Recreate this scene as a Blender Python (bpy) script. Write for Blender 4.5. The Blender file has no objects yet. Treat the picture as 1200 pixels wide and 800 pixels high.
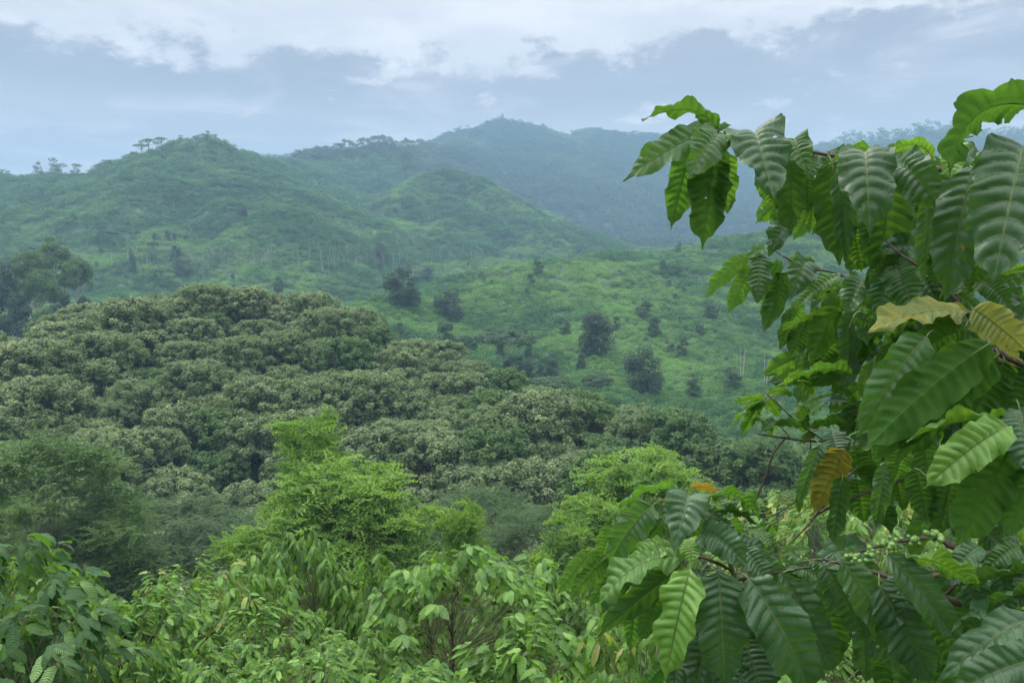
import bpy, math, random
import numpy as np
from mathutils import Vector, Matrix, noise as mn

# ------------------------------------------------------------------ camera
F = 866.0            # focal length in pixels of a 1200 x 800 picture
PITCH = math.atan(100 / F)
sc = bpy.context.scene
cam_d = bpy.data.cameras.new("camera")
cam_d.sensor_width = 36.0
cam_d.lens = 36.0 * F / 1200.0
cam_d.clip_start = 0.05
cam_d.clip_end = 20000
cam = bpy.data.objects.new("camera", cam_d)
cam.rotation_euler = (math.pi / 2 - PITCH, 0, 0)
sc.collection.objects.link(cam)
sc.camera = cam

# ------------------------------------------------------------------ colour management / sampling
sc.view_settings.view_transform = 'Standard'
sc.view_settings.look = 'None'
sc.view_settings.exposure = 0.88
sc.view_settings.gamma = 1.0
cy = sc.cycles
cy.max_bounces = 6; cy.diffuse_bounces = 3; cy.glossy_bounces = 2
cy.transmission_bounces = 3; cy.transparent_max_bounces = 4; cy.volume_bounces = 0
cy.use_denoising = True
cy.caustics_reflective = False; cy.caustics_refractive = False

# ------------------------------------------------------------------ world: overcast daylight
SUN_EL, SUN_AZ = math.radians(52), math.radians(-40)      # azimuth from +Y towards -X
world = bpy.data.worlds.new("World"); sc.world = world; world.use_nodes = True
NT = world.node_tree; NT.nodes.clear()

class G:
    """tiny node-graph helper"""
    def __init__(s, nt): s.nt = nt
    def n(s, t, **kw):
        x = s.nt.nodes.new(t)
        for k, v in kw.items(): setattr(x, k, v)
        return x
    def put(s, sock, v):
        if hasattr(v, 'links'): s.nt.links.new(v, sock)
        else: sock.default_value = v
    def m(s, op, a, b=0.0, c=None, clamp=False):
        x = s.n('ShaderNodeMath', operation=op, use_clamp=clamp)
        s.put(x.inputs[0], a); s.put(x.inputs[1], b)
        if c is not None: s.put(x.inputs[2], c)
        return x.outputs[0]
    def ss(s, v, a, b, lo=0.0, hi=1.0):
        x = s.n('ShaderNodeMapRange', interpolation_type='SMOOTHSTEP')
        s.put(x.inputs[0], v); s.put(x.inputs[1], a); s.put(x.inputs[2], b); s.put(x.inputs[3], lo); s.put(x.inputs[4], hi)
        return x.outputs[0]
    def lin(s, v, a, b, lo=0.0, hi=1.0):
        x = s.n('ShaderNodeMapRange', interpolation_type='LINEAR')
        s.put(x.inputs[0], v); s.put(x.inputs[1], a); s.put(x.inputs[2], b); s.put(x.inputs[3], lo); s.put(x.inputs[4], hi)
        return x.outputs[0]
    def mix(s, f, a, b):
        x = s.n('ShaderNodeMix', data_type='RGBA')
        s.put(x.inputs[0], f)
        for i, v in ((6, a), (7, b)):
            if isinstance(v, tuple): v = tuple(v) + (1.0,) * (4 - len(v))
            s.put(x.inputs[i], v)
        return x.outputs[2]
    def noise(s, vec, scale, detail=4, rough=0.55, dist=0.0):
        x = s.n('ShaderNodeTexNoise')
        s.put(x.inputs['Vector'], vec); x.inputs['Scale'].default_value = scale
        x.inputs['Detail'].default_value = detail; x.inputs['Roughness'].default_value = rough
        x.inputs['Distortion'].default_value = dist
        return x.outputs[0]
    def xyz(s, a, b, c):
        x = s.n('ShaderNodeCombineXYZ'); s.put(x.inputs[0], a); s.put(x.inputs[1], b); s.put(x.inputs[2], c)
        return x.outputs[0]

g = G(NT)
tc = g.n('ShaderNodeTexCoord')
sep = g.n('ShaderNodeSeparateXYZ'); g.put(sep.inputs[0], tc.outputs['Generated'])
X, Y, Z = sep.outputs
sky = g.n('ShaderNodeTexSky', sky_type='NISHITA')
sky.sun_disc = False; sky.sun_elevation = SUN_EL; sky.sun_rotation = -SUN_AZ
sky.altitude = 600; sky.air_density = 1.0; sky.dust_density = 2.0
zc = g.m('MAXIMUM', Z, 0.0)
# cloud deck: look-up on a plane high above, so the layers get thinner towards the horizon
den = g.m('ADD', zc, 0.05)
u = g.m('DIVIDE', X, den); v = g.m('DIVIDE', Y, den)
P1 = g.xyz(u, v, 0.0)
big = g.noise(P1, 0.55, 5, 0.6, 0.3)
fine = g.noise(P1, 1.7, 7, 0.62, 0.2)
az = g.m('ARCTAN2', X, Y)
A1 = g.xyz(g.m('MULTIPLY', az, 1.0), g.m('MULTIPLY', zc, 1.7), 3.3)
lump = g.noise(A1, 14.0, 8, 0.62, 0.1)
lumpb = g.noise(A1, 2.6, 3, 0.5, 0.0)
# upper, lumpy edge of the dark stratocumulus bank
edge = g.m('ADD', 0.262, g.m('ADD', g.m('MULTIPLY', g.m('SUBTRACT', lump, 0.5), 0.15), g.m('MULTIPLY', g.m('SUBTRACT', lumpb, 0.5), 0.09)))
edge = g.m('ADD', edge, g.m('MULTIPLY', az, 0.035))
bank = g.ss(g.m('SUBTRACT', edge, zc), -0.006, 0.022)
low = g.ss(zc, 0.10, 0.225)
dark = (0.285, 0.278, 0.315); hor = (0.60, 0.56, 0.575); top = (0.74, 0.715, 0.71)
bankc = g.mix(low, hor, dark)
A2 = g.xyz(g.m('MULTIPLY', az, 1.0), g.m('MULTIPLY', zc, 2.6), 9.1)
wisp = g.ss(g.noise(A2, 5.0, 6, 0.6, 0.4), 0.44, 0.68)
bankc = g.mix(g.m('MULTIPLY', wisp, 0.8), bankc, (0.60, 0.565, 0.585))
A3 = g.xyz(g.m('MULTIPLY', az, 1.0), g.m('MULTIPLY', zc, 2.8), 5.7)
spark = g.ss(g.noise(A3, 9.0, 6, 0.62, 0.3), 0.60, 0.72)
A4 = g.xyz(g.m('MULTIPLY', az, 1.0), g.m('MULTIPLY', zc, 5.5), 1.7)
shade = g.ss(g.noise(A4, 5.0, 7, 0.62, 0.4), 0.44, 0.60)
bankc = g.mix(g.m('MULTIPLY', shade, 0.7), bankc, (0.33, 0.32, 0.36))
bankc = g.mix(g.m('MULTIPLY', spark, 0.7), bankc, (0.74, 0.70, 0.69))
topc = g.mix(g.ss(fine, 0.4, 0.65), (0.585, 0.575, 0.60), top)
topc = g.mix(g.m('MULTIPLY', g.ss(big, 0.45, 0.65), 0.5), topc, (0.80, 0.775, 0.76))
cloud = g.mix(bank, topc, bankc)
# an overcast sky grows brighter towards the zenith
gain = g.m('ADD', 1.0, g.m('MULTIPLY', g.ss(Z, 0.28, 0.85), 3.0))
cs = g.n('ShaderNodeVectorMath', operation='SCALE'); g.put(cs.inputs[0], cloud); g.put(cs.inputs[3], g.m('MULTIPLY', gain, 8.0))
skyc = g.mix(0.94, sky.outputs[0], cs.outputs[0])
bg = g.n('ShaderNodeBackground'); g.put(bg.inputs[0], skyc); bg.inputs[1].default_value = 0.1
wo = g.n('ShaderNodeOutputWorld'); NT.links.new(bg.outputs[0], wo.inputs[0])

sd = bpy.data.lights.new("sun", 'SUN'); sd.energy = 1.5; sd.angle = math.radians(14); sd.color = (1.0, 0.95, 0.86)
sun = bpy.data.objects.new("sun", sd); sc.collection.objects.link(sun)
sdir = Vector((math.sin(SUN_AZ) * math.cos(SUN_EL), math.cos(SUN_AZ) * math.cos(SUN_EL), math.sin(SUN_EL)))
sun.rotation_euler = sdir.to_track_quat('Z', 'Y').to_euler()

# ------------------------------------------------------------------ helpers
RND = random.Random(11)
RN = np.random.default_rng(7)
CP, SP = math.cos(PITCH), math.sin(PITCH)
def P(px, py, d):
    """the point d metres ahead of the viewpoint in the direction of a picture position"""
    fx, fy = (px - 600) / F, (400 - py) / F
    dx, dy, dz = fx, CP + fy * SP, fy * CP - SP
    k = d / dy
    return Vector((dx * k, d, dz * k))

def link(o, parent=None):
    sc.collection.objects.link(o)
    if parent is not None: o.parent = parent
    return o
def tag(o, label=None, cat=None, group=None, kind=None):
    if label: o['label'] = label
    if cat: o['category'] = cat
    if group: o['group'] = group
    if kind: o['kind'] = kind
    return o
def empty(name, loc, rz=0.0, scale=1.0):
    o = bpy.data.objects.new(name, None); o.location = loc; o.rotation_euler = (0, 0, rz)
    o.scale = (scale,) * 3; o.empty_display_size = 0.2
    return link(o)
def np_mesh(name, co, faces, mats=(), uv=None, tint=None, smooth=False, matidx=None):
    """co (n,3); faces (m,k) of equal size k"""
    me = bpy.data.meshes.new(name)
    co = np.asarray(co, dtype=np.float32); faces = np.asarray(faces, dtype=np.int32)
    n, k = faces.shape
    me.vertices.add(len(co)); me.vertices.foreach_set('co', co.ravel())
    me.loops.add(n * k); me.loops.foreach_set('vertex_index', faces.ravel())
    me.polygons.add(n)
    me.polygons.foreach_set('loop_start', np.arange(0, n * k, k, dtype=np.int32))
    try: me.polygons.foreach_set('loop_total', np.full(n, k, dtype=np.int32))
    except Exception: pass
    me.polygons.foreach_set('use_smooth', np.full(n, smooth, dtype=bool))
    if matidx is not None: me.polygons.foreach_set('material_index', np.asarray(matidx, dtype=np.int32))
    for m in mats: me.materials.append(m)
    if uv is not None:
        l = me.uv_layers.new(name='uv'); l.data.foreach_set('uv', np.asarray(uv, dtype=np.float32)[faces.ravel()].ravel())
    if tint is not None:
        a = me.attributes.new('tint', 'FLOAT', 'FACE'); a.data.foreach_set('value', np.asarray(tint, dtype=np.float32))
    me.update(calc_edges=True)
    return me
def tube(path, radii, sides=6):
    """verts, quads of a tapered tube along path"""
    path = [Vector(p) for p in path]
    vs, fs = [], []
    a = None
    for i, p in enumerate(path):
        t = (path[min(i + 1, len(path) - 1)] - path[max(i - 1, 0)])
        t = t.normalized() if t.length > 1e-9 else Vector((0, 0, 1))
        if a is None:
            a = t.orthogonal().normalized()
        a = (a - t * a.dot(t)); a = a.normalized() if a.length > 1e-6 else t.orthogonal().normalized()
        b = t.cross(a)
        for k in range(sides):
            w = 2 * math.pi * k / sides
            vs.append(p + (a * math.cos(w) + b * math.sin(w)) * radii[i])
        if i:
            for k in range(sides):
                fs.append(((i - 1) * sides + k, (i - 1) * sides + (k + 1) % sides, i * sides + (k + 1) % sides, i * sides + k))
    return [tuple(v) for v in vs], fs
class MB:
    """collects quads"""
    def __init__(s): s.v, s.f = [], []
    def add(s, vf):
        o = len(s.v); s.v += vf[0]; s.f += [tuple(i + o for i in q) for q in vf[1]]
        return s
    def mesh(s, name, mat, smooth=True): return np_mesh(name, s.v, s.f, [mat], smooth=smooth)
def smooth_path(pts, n=4):
    """Catmull-Rom through (Vector, radius) pairs"""
    out, rad = [], []
    ps = [p for p, _ in pts]; rs = [r for _, r in pts]
    for i in range(len(ps) - 1):
        p0, p1, p2, p3 = ps[max(i - 1, 0)], ps[i], ps[i + 1], ps[min(i + 2, len(ps) - 1)]
        for k in range(n):
            t = k / n
            out.append(0.5 * ((2 * p1) + (p2 - p0) * t + (2 * p0 - 5 * p1 + 4 * p2 - p3) * t * t + (3 * p1 - p0 - 3 * p2 + p3) * t ** 3))
            rad.append(rs[i] * (1 - t) + rs[i + 1] * t)
    out.append(ps[-1]); rad.append(rs[-1])
    return out, rad

# value noise on arrays
_T = np.random.default_rng(3).random((256, 256)).astype(np.float64)
def vnoise(x, y):
    xi, yi = np.floor(x).astype(int), np.floor(y).astype(int)
    fx, fy = x - xi, y - yi
    fx = fx * fx * (3 - 2 * fx); fy = fy * fy * (3 - 2 * fy)
    a = _T[xi & 255, yi & 255]; b = _T[(xi + 1) & 255, yi & 255]; c = _T[xi & 255, (yi + 1) & 255]; d = _T[(xi + 1) & 255, (yi + 1) & 255]
    return (a * (1 - fx) + b * fx) * (1 - fy) + (c * (1 - fx) + d * fx) * fy
def fbm(x, y, o=4):
    s, a, t = 0.0, 1.0, 0.0
    for i in range(o):
        s = s + a * vnoise(x * 2 ** i + 17.3 * i, y * 2 ** i + 5.1 * i); t += a; a *= 0.5
    return s / t

# ------------------------------------------------------------------ materials
def new_mat(name):
    m = bpy.data.materials.new(name); m.use_nodes = True; m.node_tree.nodes.clear()
    return m, G(m.node_tree)
def leaf_shader(g, col, tcol, trans, rough=0.5, spec=0.35, normal=None):
    bs = g.n('ShaderNodeBsdfPrincipled')
    g.put(bs.inputs['Base Color'], col); g.put(bs.inputs['Roughness'], rough)
    g.put(bs.inputs['Specular IOR Level'], spec)
    tr = g.n('ShaderNodeBsdfTranslucent'); g.put(tr.inputs[0], tcol)
    if normal is not None: g.put(bs.inputs['Normal'], normal); g.put(tr.inputs['Normal'], normal)
    mx = g.n('ShaderNodeMixShader'); g.put(mx.inputs[0], trans)
    g.nt.links.new(bs.outputs[0], mx.inputs[1]); g.nt.links.new(tr.outputs[0], mx.inputs[2])
    out = g.n('ShaderNodeOutputMaterial'); g.nt.links.new(mx.outputs[0], out.inputs[0])
def foliage_mat(name, c0, c1, c2=None, trans=0.35, rough=0.55, inst=False, spec=0.3):
    """leaves whose own green varies leaf by leaf (attribute tint) and plant by plant"""
    m, g = new_mat(name)
    at = g.n('ShaderNodeAttribute'); at.attribute_name = 'tint'
    col = g.mix(at.outputs['Fac'], c0, c1)
    if inst:
        ai = g.n('ShaderNodeAttribute'); ai.attribute_name = 'hue'; ai.attribute_type = 'INSTANCER'
        r = ai.outputs['Fac']
    else:
        oi = g.n('ShaderNodeObjectInfo'); r = oi.outputs['Random']
    if c2: col = g.mix(g.m('MULTIPLY', r, 0.85), col, c2)
    hs = g.n('ShaderNodeHueSaturation'); g.put(hs.inputs['Color'], col)
    hs.inputs['Saturation'].default_value = 1.15; hs.inputs['Value'].default_value = 1.7
    hs.inputs['Hue'].default_value = 0.485
    leaf_shader(g, col, hs.outputs[0], trans, rough, spec)
    return m
def bark_mat(name, c0, c1, scale=8):
    m, g = new_mat(name)
    tc = g.n('ShaderNodeTexCoord')
    mp = g.n('ShaderNodeMapping'); g.put(mp.inputs[0], tc.outputs['Object']); mp.inputs['Scale'].default_value = (1, 1, 0.25)
    nz = g.noise(mp.outputs[0], scale, 6, 0.65)
    col = g.mix(g.ss(nz, 0.35, 0.65), c0, c1)
    bp = g.n('ShaderNodeBump'); bp.inputs['Strength'].default_value = 0.5; bp.inputs['Distance'].default_value = 0.01; g.put(bp.inputs['Height'], nz)
    bs = g.n('ShaderNodeBsdfPrincipled'); g.put(bs.inputs['Base Color'], col); bs.inputs['Roughness'].default_value = 0.85
    g.put(bs.inputs['Normal'], bp.outputs[0])
    out = g.n('ShaderNodeOutputMaterial'); g.nt.links.new(bs.outputs[0], out.inputs[0])
    return m
M_TEAK = foliage_mat('broad_tree_leaves', (0.066, 0.116, 0.038), (0.30, 0.375, 0.18), (0.115, 0.185, 0.066), 0.34)
M_FEATH = foliage_mat('bright_feathery_leaves', (0.07, 0.165, 0.028), (0.20, 0.34, 0.06), None, 0.45)
M_DFEATH = foliage_mat('dark_feathery_leaves', (0.045, 0.095, 0.035), (0.10, 0.17, 0.06), None, 0.3)
M_SMID = foliage_mat('slope_tree_leaves', (0.028, 0.072, 0.028), (0.07, 0.14, 0.05), (0.05, 0.10, 0.035), 0.28)
M_DARK = foliage_mat('dark_tree_leaves', (0.024, 0.060, 0.026), (0.060, 0.115, 0.042), (0.03, 0.06, 0.026), 0.2)
M_MIDT = foliage_mat('mid_tree_leaves', (0.045, 0.105, 0.030), (0.11, 0.20, 0.055), (0.09, 0.16, 0.04), 0.33)
M_SLOPE = foliage_mat('slope_shrub_leaves', (0.026, 0.088, 0.030), (0.075, 0.20, 0.055), (0.17, 0.32, 0.08), 0.38, inst=True)
M_FOREST = foliage_mat('mountain_forest_leaves', (0.016, 0.050, 0.028), (0.055, 0.115, 0.045), (0.13, 0.22, 0.07), 0.25, inst=True)
M_UNDER = foliage_mat('undergrowth_leaves', (0.028, 0.075, 0.024), (0.08, 0.16, 0.04), (0.16, 0.26, 0.05), 0.35, inst=True)
M_BARK = bark_mat('grey_bark', (0.09, 0.075, 0.055), (0.20, 0.18, 0.15))
M_PALE = bark_mat('pale_bark', (0.28, 0.27, 0.23), (0.42, 0.40, 0.35))
M_DBARK = bark_mat('dark_bark', (0.035, 0.028, 0.020), (0.09, 0.07, 0.055), 40)
M_RBARK = bark_mat('red_brown_bark', (0.09, 0.045, 0.025), (0.16, 0.09, 0.055), 12)

# ------------------------------------------------------------------ terrain
def ridge(pts, sf, r=10): return ([P(a, b, c) for a, b, c in pts], sf, r)
RIDGES = [
 # far blue mountain and its spurs
 ridge([(-500,185,1900),(150,205,1700),(400,182,1550),(480,177,1500),(545,163,1500),(570,152,1500),(592,146,1500),(625,155,1500),(645,163,1500),(700,159,1550),(760,165,1600),(850,173,1600),(960,178,1450),(1030,171,1400),(1090,161,1350),(1150,167,1350),(1300,168,1400),(1900,190,1500)], 0.42, 25),
 ridge([(592,146,1500),(615,195,1330),(660,228,1180),(720,245,1080),(790,262,980)], 0.55, 20),
 ridge([(545,163,1500),(560,200,1250),(600,235,1050),(640,262,900)], 0.5, 20),
 ridge([(700,163,1550),(740,205,1380),(800,232,1220),(860,250,1080)], 0.5, 20),
 ridge([(850,180,1600),(900,215,1300),(940,245,1050)], 0.5, 20),
 ridge([(1090,166,1350),(1060,210,1150),(1040,245,950)], 0.5, 20),
 # middle ridge and the cone-shaped hill in front of it
 ridge([(330,197,1000),(370,185,950),(400,176,900),(440,178,900),(480,181,1000),(540,170,1300)], 0.5, 14),
 ridge([(440,178,900),(455,205,840),(470,240,780)], 0.6, 10),
 ridge([(400,176,900),(372,215,800),(330,245,700)], 0.55, 12),
 ridge([(524,205,690),(480,243,650),(435,272,600),(390,300,540)], 0.5, 8),
 ridge([(524,205,690),(570,240,670),(620,266,640),(690,288,600),(760,300,560)], 0.42, 14),
 ridge([(524,205,690),(530,270,580),(520,310,480)], 0.42, 8),
 # left hill
 ridge([(-600,230,700),(-300,220,650),(-100,214,620),(0,208,600),(60,208,600),(120,196,600),(180,187,600),(215,175,600),(238,170,600),(262,174,600),(285,185,620),(310,191,680),(340,196,780),(370,187,900)], 0.46, 10),
 ridge([(238,170,600),(280,215,530),(320,250,470),(360,290,410)], 0.45, 12),
 ridge([(180,187,600),(190,235,510),(200,275,430)], 0.45, 12),
 ridge([(60,208,600),(90,250,500),(110,290,400)], 0.45, 12),
 ridge([(-100,214,620),(-50,260,480),(-20,300,370)], 0.45, 12),
 # bright green slope across the valley
 ridge([(340,430,150),(400,385,200),(440,362,240),(490,348,270),(560,334,290),(620,318,310),(680,303,330),(740,291,350),(800,283,370),(870,277,380),(950,274,400),(1100,276,420),(1400,280,430),(1900,290,450)], 0.30, 14),
 ridge([(740,291,350),(700,340,280),(680,400,220),(690,470,165)], 0.30, 16),
 ridge([(950,274,400),(900,340,300),(880,410,220),(900,480,160)], 0.30, 16),
 ridge([(1200,276,420),(1150,370,280),(1120,450,200)], 0.30, 16),
 # wooded mound on the near left
 ridge([(-500,560,75),(-200,545,80),(0,515,90),(60,480,100),(110,448,112),(190,410,125),(280,408,128),(330,416,128),(380,432,122),(430,455,117),(500,482,110),(560,512,102),(640,542,94),(720,560,88),(800,600,80)], 0.36, 12),
]
BD = np.array([0, 2, 4.5, 6, 9, 14, 25, 40, 60, 90, 130, 200, 300, 400, 600, 1000, 1500, 2500, 20000.0])
BZ = np.array([-1.6, -2.7, -4.1, -5.0, -6.6, -9.5, -19, -28, -35, -40, -46, -42, -26, -12, -4, 20, 60, 60, -100.0])
def height(x, y, detail=True):
    x = np.asarray(x, dtype=np.float64); y = np.asarray(y, dtype=np.float64)
    r = np.hypot(x, y)
    # behind the viewpoint the same hillside goes on rising
    s = np.where(y > 0, r, 0.0)
    s = np.where(y > 0, np.sqrt(y * y + 0.18 * x * x), 0.0)
    z = np.interp(s, BD, BZ)
    z = np.where(y <= 0, -1.6 + np.minimum(-y, 200) * 0.28, z)
    for pts, sl, rr in RIDGES:
        best = None
        for a, b in zip(pts[:-1], pts[1:]):
            dx, dy = b.x - a.x, b.y - a.y
            L = dx * dx + dy * dy
            t = np.clip(((x - a.x) * dx + (y - a.y) * dy) / L, 0, 1)
            d = np.hypot(x - a.x - t * dx, y - a.y - t * dy)
            zz = a.z + (b.z - a.z) * t - sl * (np.sqrt(d * d + rr * rr) - rr)
            best = zz if best is None else np.maximum(best, zz)
        k = rr * 0.35
        h = np.clip(0.5 + 0.5 * (best - z) / k, 0, 1)
        z = np.where(y > 20, z * (1 - h) + best * h + k * h * (1 - h) * 0.4, z)
    if detail:
        amp = np.clip((r - 60) / 500, 0, 1)
        n1 = 1 - np.abs(2 * fbm(x / 95, y / 95, 4) - 1) * 2
        n2 = fbm(x / 26 + 9, y / 26, 3) - 0.5
        n1b = 1 - np.abs(2 * fbm(x / 55 + 31, y / 55 + 7, 3) - 1) * 2.2
        z = z + amp * (n1 - 0.6) * 9 + np.clip((r - 140) / 200, 0, 1) * (n1b - .6) * np.clip(r / 70, 3, 8) + np.clip(r / 120, 0, 1) * n2 * 2.2
        z = z + np.clip(r / 12, 0, 1) * (fbm(x / 2.3, y / 2.3, 3) - 0.5) * 0.35 * np.clip(1.5 - r / 60, 0, 1)
    return z
def hz(x, y): return float(height(np.array([x]), np.array([y]))[0])

th = np.concatenate([np.linspace(-1.05, 1.05, 640), np.linspace(1.05, 2 * math.pi - 1.05, 100)[1:-1]])
rr = np.concatenate([[0.0], np.geomspace(0.6, 130, 110), np.geomspace(132, 2000, 290), np.geomspace(2100, 12000, 24)])
TH, RR = np.meshgrid(th, rr)
gx, gy = np.sin(TH) * RR, np.cos(TH) * RR
gz = height(gx, gy)
nT = len(th)
ii, jj = np.meshgrid(np.arange(len(rr) - 1), np.arange(nT), indexing='ij')
a = ii * nT + jj; b = ii * nT + (jj + 1) % nT
tf = np.stack([a, b, b + nT, a + nT], -1).reshape(-1, 4)
m, g = new_mat('hillside_soil_and_low_plants')
tc = g.n('ShaderNodeTexCoord'); ob = tc.outputs['Object']
n1 = g.noise(ob, 0.02, 6, 0.6); n2 = g.noise(ob, 0.5, 6, 0.7)
col = g.mix(g.ss(n1, 0.4, 0.62), (0.022, 0.055, 0.018), (0.05, 0.10, 0.025))
col = g.mix(g.ss(n2, 0.42, 0.6, 0.0, 0.75), col, (0.026, 0.052, 0.018))
n3 = g.noise(ob, 1.9, 5, 0.7)
col = g.mix(g.ss(n3, 0.62, 0.72, 0.0, 0.6), col, (0.11, 0.075, 0.045))
bs = g.n('ShaderNodeBsdfPrincipled'); g.put(bs.inputs['Base Color'], col); bs.inputs['Roughness'].default_value = 0.9
bp = g.n('ShaderNodeBump'); bp.inputs['Strength'].default_value = 0.6; bp.inputs['Distance'].default_value = 0.4; g.put(bp.inputs['Height'], n2)
g.put(bs.inputs['Normal'], bp.outputs[0])
out = g.n('ShaderNodeOutputMaterial'); g.nt.links.new(bs.outputs[0], out.inputs[0])
M_GROUND = m
ter = bpy.data.objects.new('terrain', np_mesh('terrain', np.stack([gx, gy, gz], -1).reshape(-1, 3), tf, [M_GROUND], smooth=True))
link(ter); tag(ter, 'green valley and hills rising to a blue mountain ridge', kind='structure')

# haze: the humid air between the hills
hb = bpy.data.meshes.new('haze')
hx, hy0, hy1, z0, z1 = 2300, -300, 2400, -330, 330
hv = [(-hx, hy0, z0), (hx, hy0, z0), (hx, hy1, z0), (-hx, hy1, z0), (-hx, hy0, z1), (hx, hy0, z1), (hx, hy1, z1), (-hx, hy1, z1)]
hb.from_pydata(hv, [], [(3, 2, 1, 0), (4, 5, 6, 7), (0, 1, 5, 4), (1, 2, 6, 5), (2, 3, 7, 6), (3, 0, 4, 7)])
m, g = new_mat('humid_air')
pv = g.n('ShaderNodeVolumePrincipled'); pv.inputs['Color'].default_value = (0.39, 0.66, 0.92, 1); pv.inputs['Density'].default_value = 0.00050
out = g.n('ShaderNodeOutputMaterial'); g.nt.links.new(pv.outputs[0], out.inputs[1])
hb.materials.append(m)
haze = link(bpy.data.objects.new('haze', hb)); tag(haze, 'pale blue humid haze filling the valley', kind='stuff')

# ------------------------------------------------------------------ foliage builders
def unit(v): return v / np.maximum(np.linalg.norm(v, axis=-1, keepdims=True), 1e-9)
def leaf_cards(cen, nrm, size, aspect=0.5, rg=RN, fold=0.15, down=0.35):
    """many small folded leaves: two triangles each, long axis hanging slightly"""
    n = len(cen)
    nrm = unit(nrm)
    t = rg.normal(size=(n, 3)); t[:, 2] -= down
    t = unit(t - nrm * (t * nrm).sum(1, keepdims=True))
    s = np.cross(nrm, t)
    L = np.asarray(size).reshape(-1, 1) * np.ones((n, 1))
    a = cen - t * L * 0.5; b = cen + t * L * 0.5
    c = cen + s * L * aspect * 0.5 - nrm * L * fold; d = cen - s * L * aspect * 0.5 - nrm * L * fold
    v = np.stack([a, c, b, d], 1).reshape(-1, 3)
    k = np.arange(n)[:, None] * 4
    return v, np.concatenate([k + np.array([0, 1, 2]), k + np.array([0, 2, 3])], 1).reshape(-1, 3)
def blob_leaves(blobs, per_area, size, aspect, rg, up=0.6, jit=0.6, flat=1.0, inner=0.25, under=0.25):
    """leaves over the shells of a set of clumps (x, y, z, r, squash)"""
    C, N, S, T = [], [], [], []
    for (x, y, z, r, q) in blobs:
        n = max(6, int(per_area * r * r))
        d = unit(rg.normal(size=(n, 3)))
        d[:, 2] = np.where(rg.random(n) < under, -np.abs(d[:, 2]), np.abs(d[:, 2]))
        w1 = rg.normal(size=(5, 3)) * 2.6; ph = rg.uniform(0, 6.28, 5)
        k = (1 - inner * rg.random((n, 1)) ** 1.5) * (1 + 0.17 * np.sin(d @ w1.T + ph).sum(1, keepdims=True) / 1.6) + rg.normal(0, 0.07, (n, 1))
        p = d * k * np.array([r, r, r * q]) + np.array([x, y, z])
        nn = d + np.array([0, 0, up]) + rg.normal(size=(n, 3)) * jit
        C.append(p); N.append(nn); S.append(size * (0.7 + 0.6 * rg.random(n)))
        T.append(np.clip(rg.normal(0.45, 0.2) + rg.normal(0, 0.3, n), 0, 1) ** 1.3)
    C, N, S, T = map(np.concatenate, (C, N, S, T))
    v, f = leaf_cards(C, N, S, aspect, rg)
    return v, f, np.repeat(T, 2)
def spray_leaves(blobs, nfr, size, aspect, rg, up=0.9, tilt=0.15):
    """feathery sprays: rows of leaflets along thin curved stalks that fan out of each clump"""
    C, N, S, T = [], [], [], []
    for (x, y, z, r, q) in blobs:
        tb = rg.normal(0.5, 0.2)
        for _ in range(nfr):
            d = rg.normal(size=3); d[2] = abs(d[2]) * q * 1.2 + tilt; d /= np.linalg.norm(d)
            st = rg.normal(0, 0.3, 3) * r * np.array([1, 1, q])
            L = r * rg.uniform(.55, 1.25); m = max(5, int(L / (size * .30)))
            t = (np.arange(m) + .5) / m
            p = st + d * (t * L)[:, None]; p[:, 2] -= 0.35 * L * t ** 2
            sd = np.array([-d[1], d[0], 0]); sd /= max(np.linalg.norm(sd), 1e-6)
            off = np.where(np.arange(m) % 2, 1, -1) * size * .55 * (1 - .5 * t)
            p = p + sd * off[:, None]
            C.append(p + np.array([x, y, z])); N.append(np.tile([0, 0, up], (m, 1)) + rg.normal(size=(m, 3)) * .35 + sd * .2)
            S.append(size * (1.15 - .45 * t) * rg.uniform(.8, 1.2)); T.append(np.clip(tb + rg.normal(0, .13) + rg.normal(0, .08, m) + .2 * t, 0, 1))
    C, N, S, T = map(np.concatenate, (C, N, S, T))
    v, f = leaf_cards(C, N, S, aspect, rg, down=0.1)
    return v, f, np.repeat(T, 2)
def limbs(blobs, H, r0, rg, base_h=0.0, split=0.45, sides=6):
    mb = MB()
    lean = rg.normal(0, 0.04 * H, 2)
    top = Vector((lean[0], lean[1], H * 0.78))
    pts, rad = smooth_path([(Vector((0, 0, -0.6)), r0 * 1.25), (Vector((0, 0, 0.1)), r0), (Vector((lean[0] * .3, lean[1] * .3, H * .4)), r0 * .7), (top, r0 * .22)], 3)
    trunk = MB().add(tube(pts, rad, sides))
    for (x, y, z, r, q) in blobs:
        h = H * split + (z - H * split) * rg.uniform(0.0, 0.45)
        h = min(max(h, H * 0.25, z - .30 * H), H * 0.74)
        s = Vector((lean[0] * h / H, lean[1] * h / H, h))
        q_ = 1.0 if len(blobs) < 24 else .55
        e = Vector((x, y, z))
        mid = s.lerp(e, 0.5) + Vector((0, 0, -0.06 * (e - s).length)) + Vector(rg.normal(0, 0.05, 3)) * (e - s).length
        pts, rad = smooth_path([(s, r0 * .33 * q_), (mid, r0 * .2 * q_), (e, r0 * .05 * q_)], 2)
        mb.add(tube(pts, rad, 4))
    return trunk, mb
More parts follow.
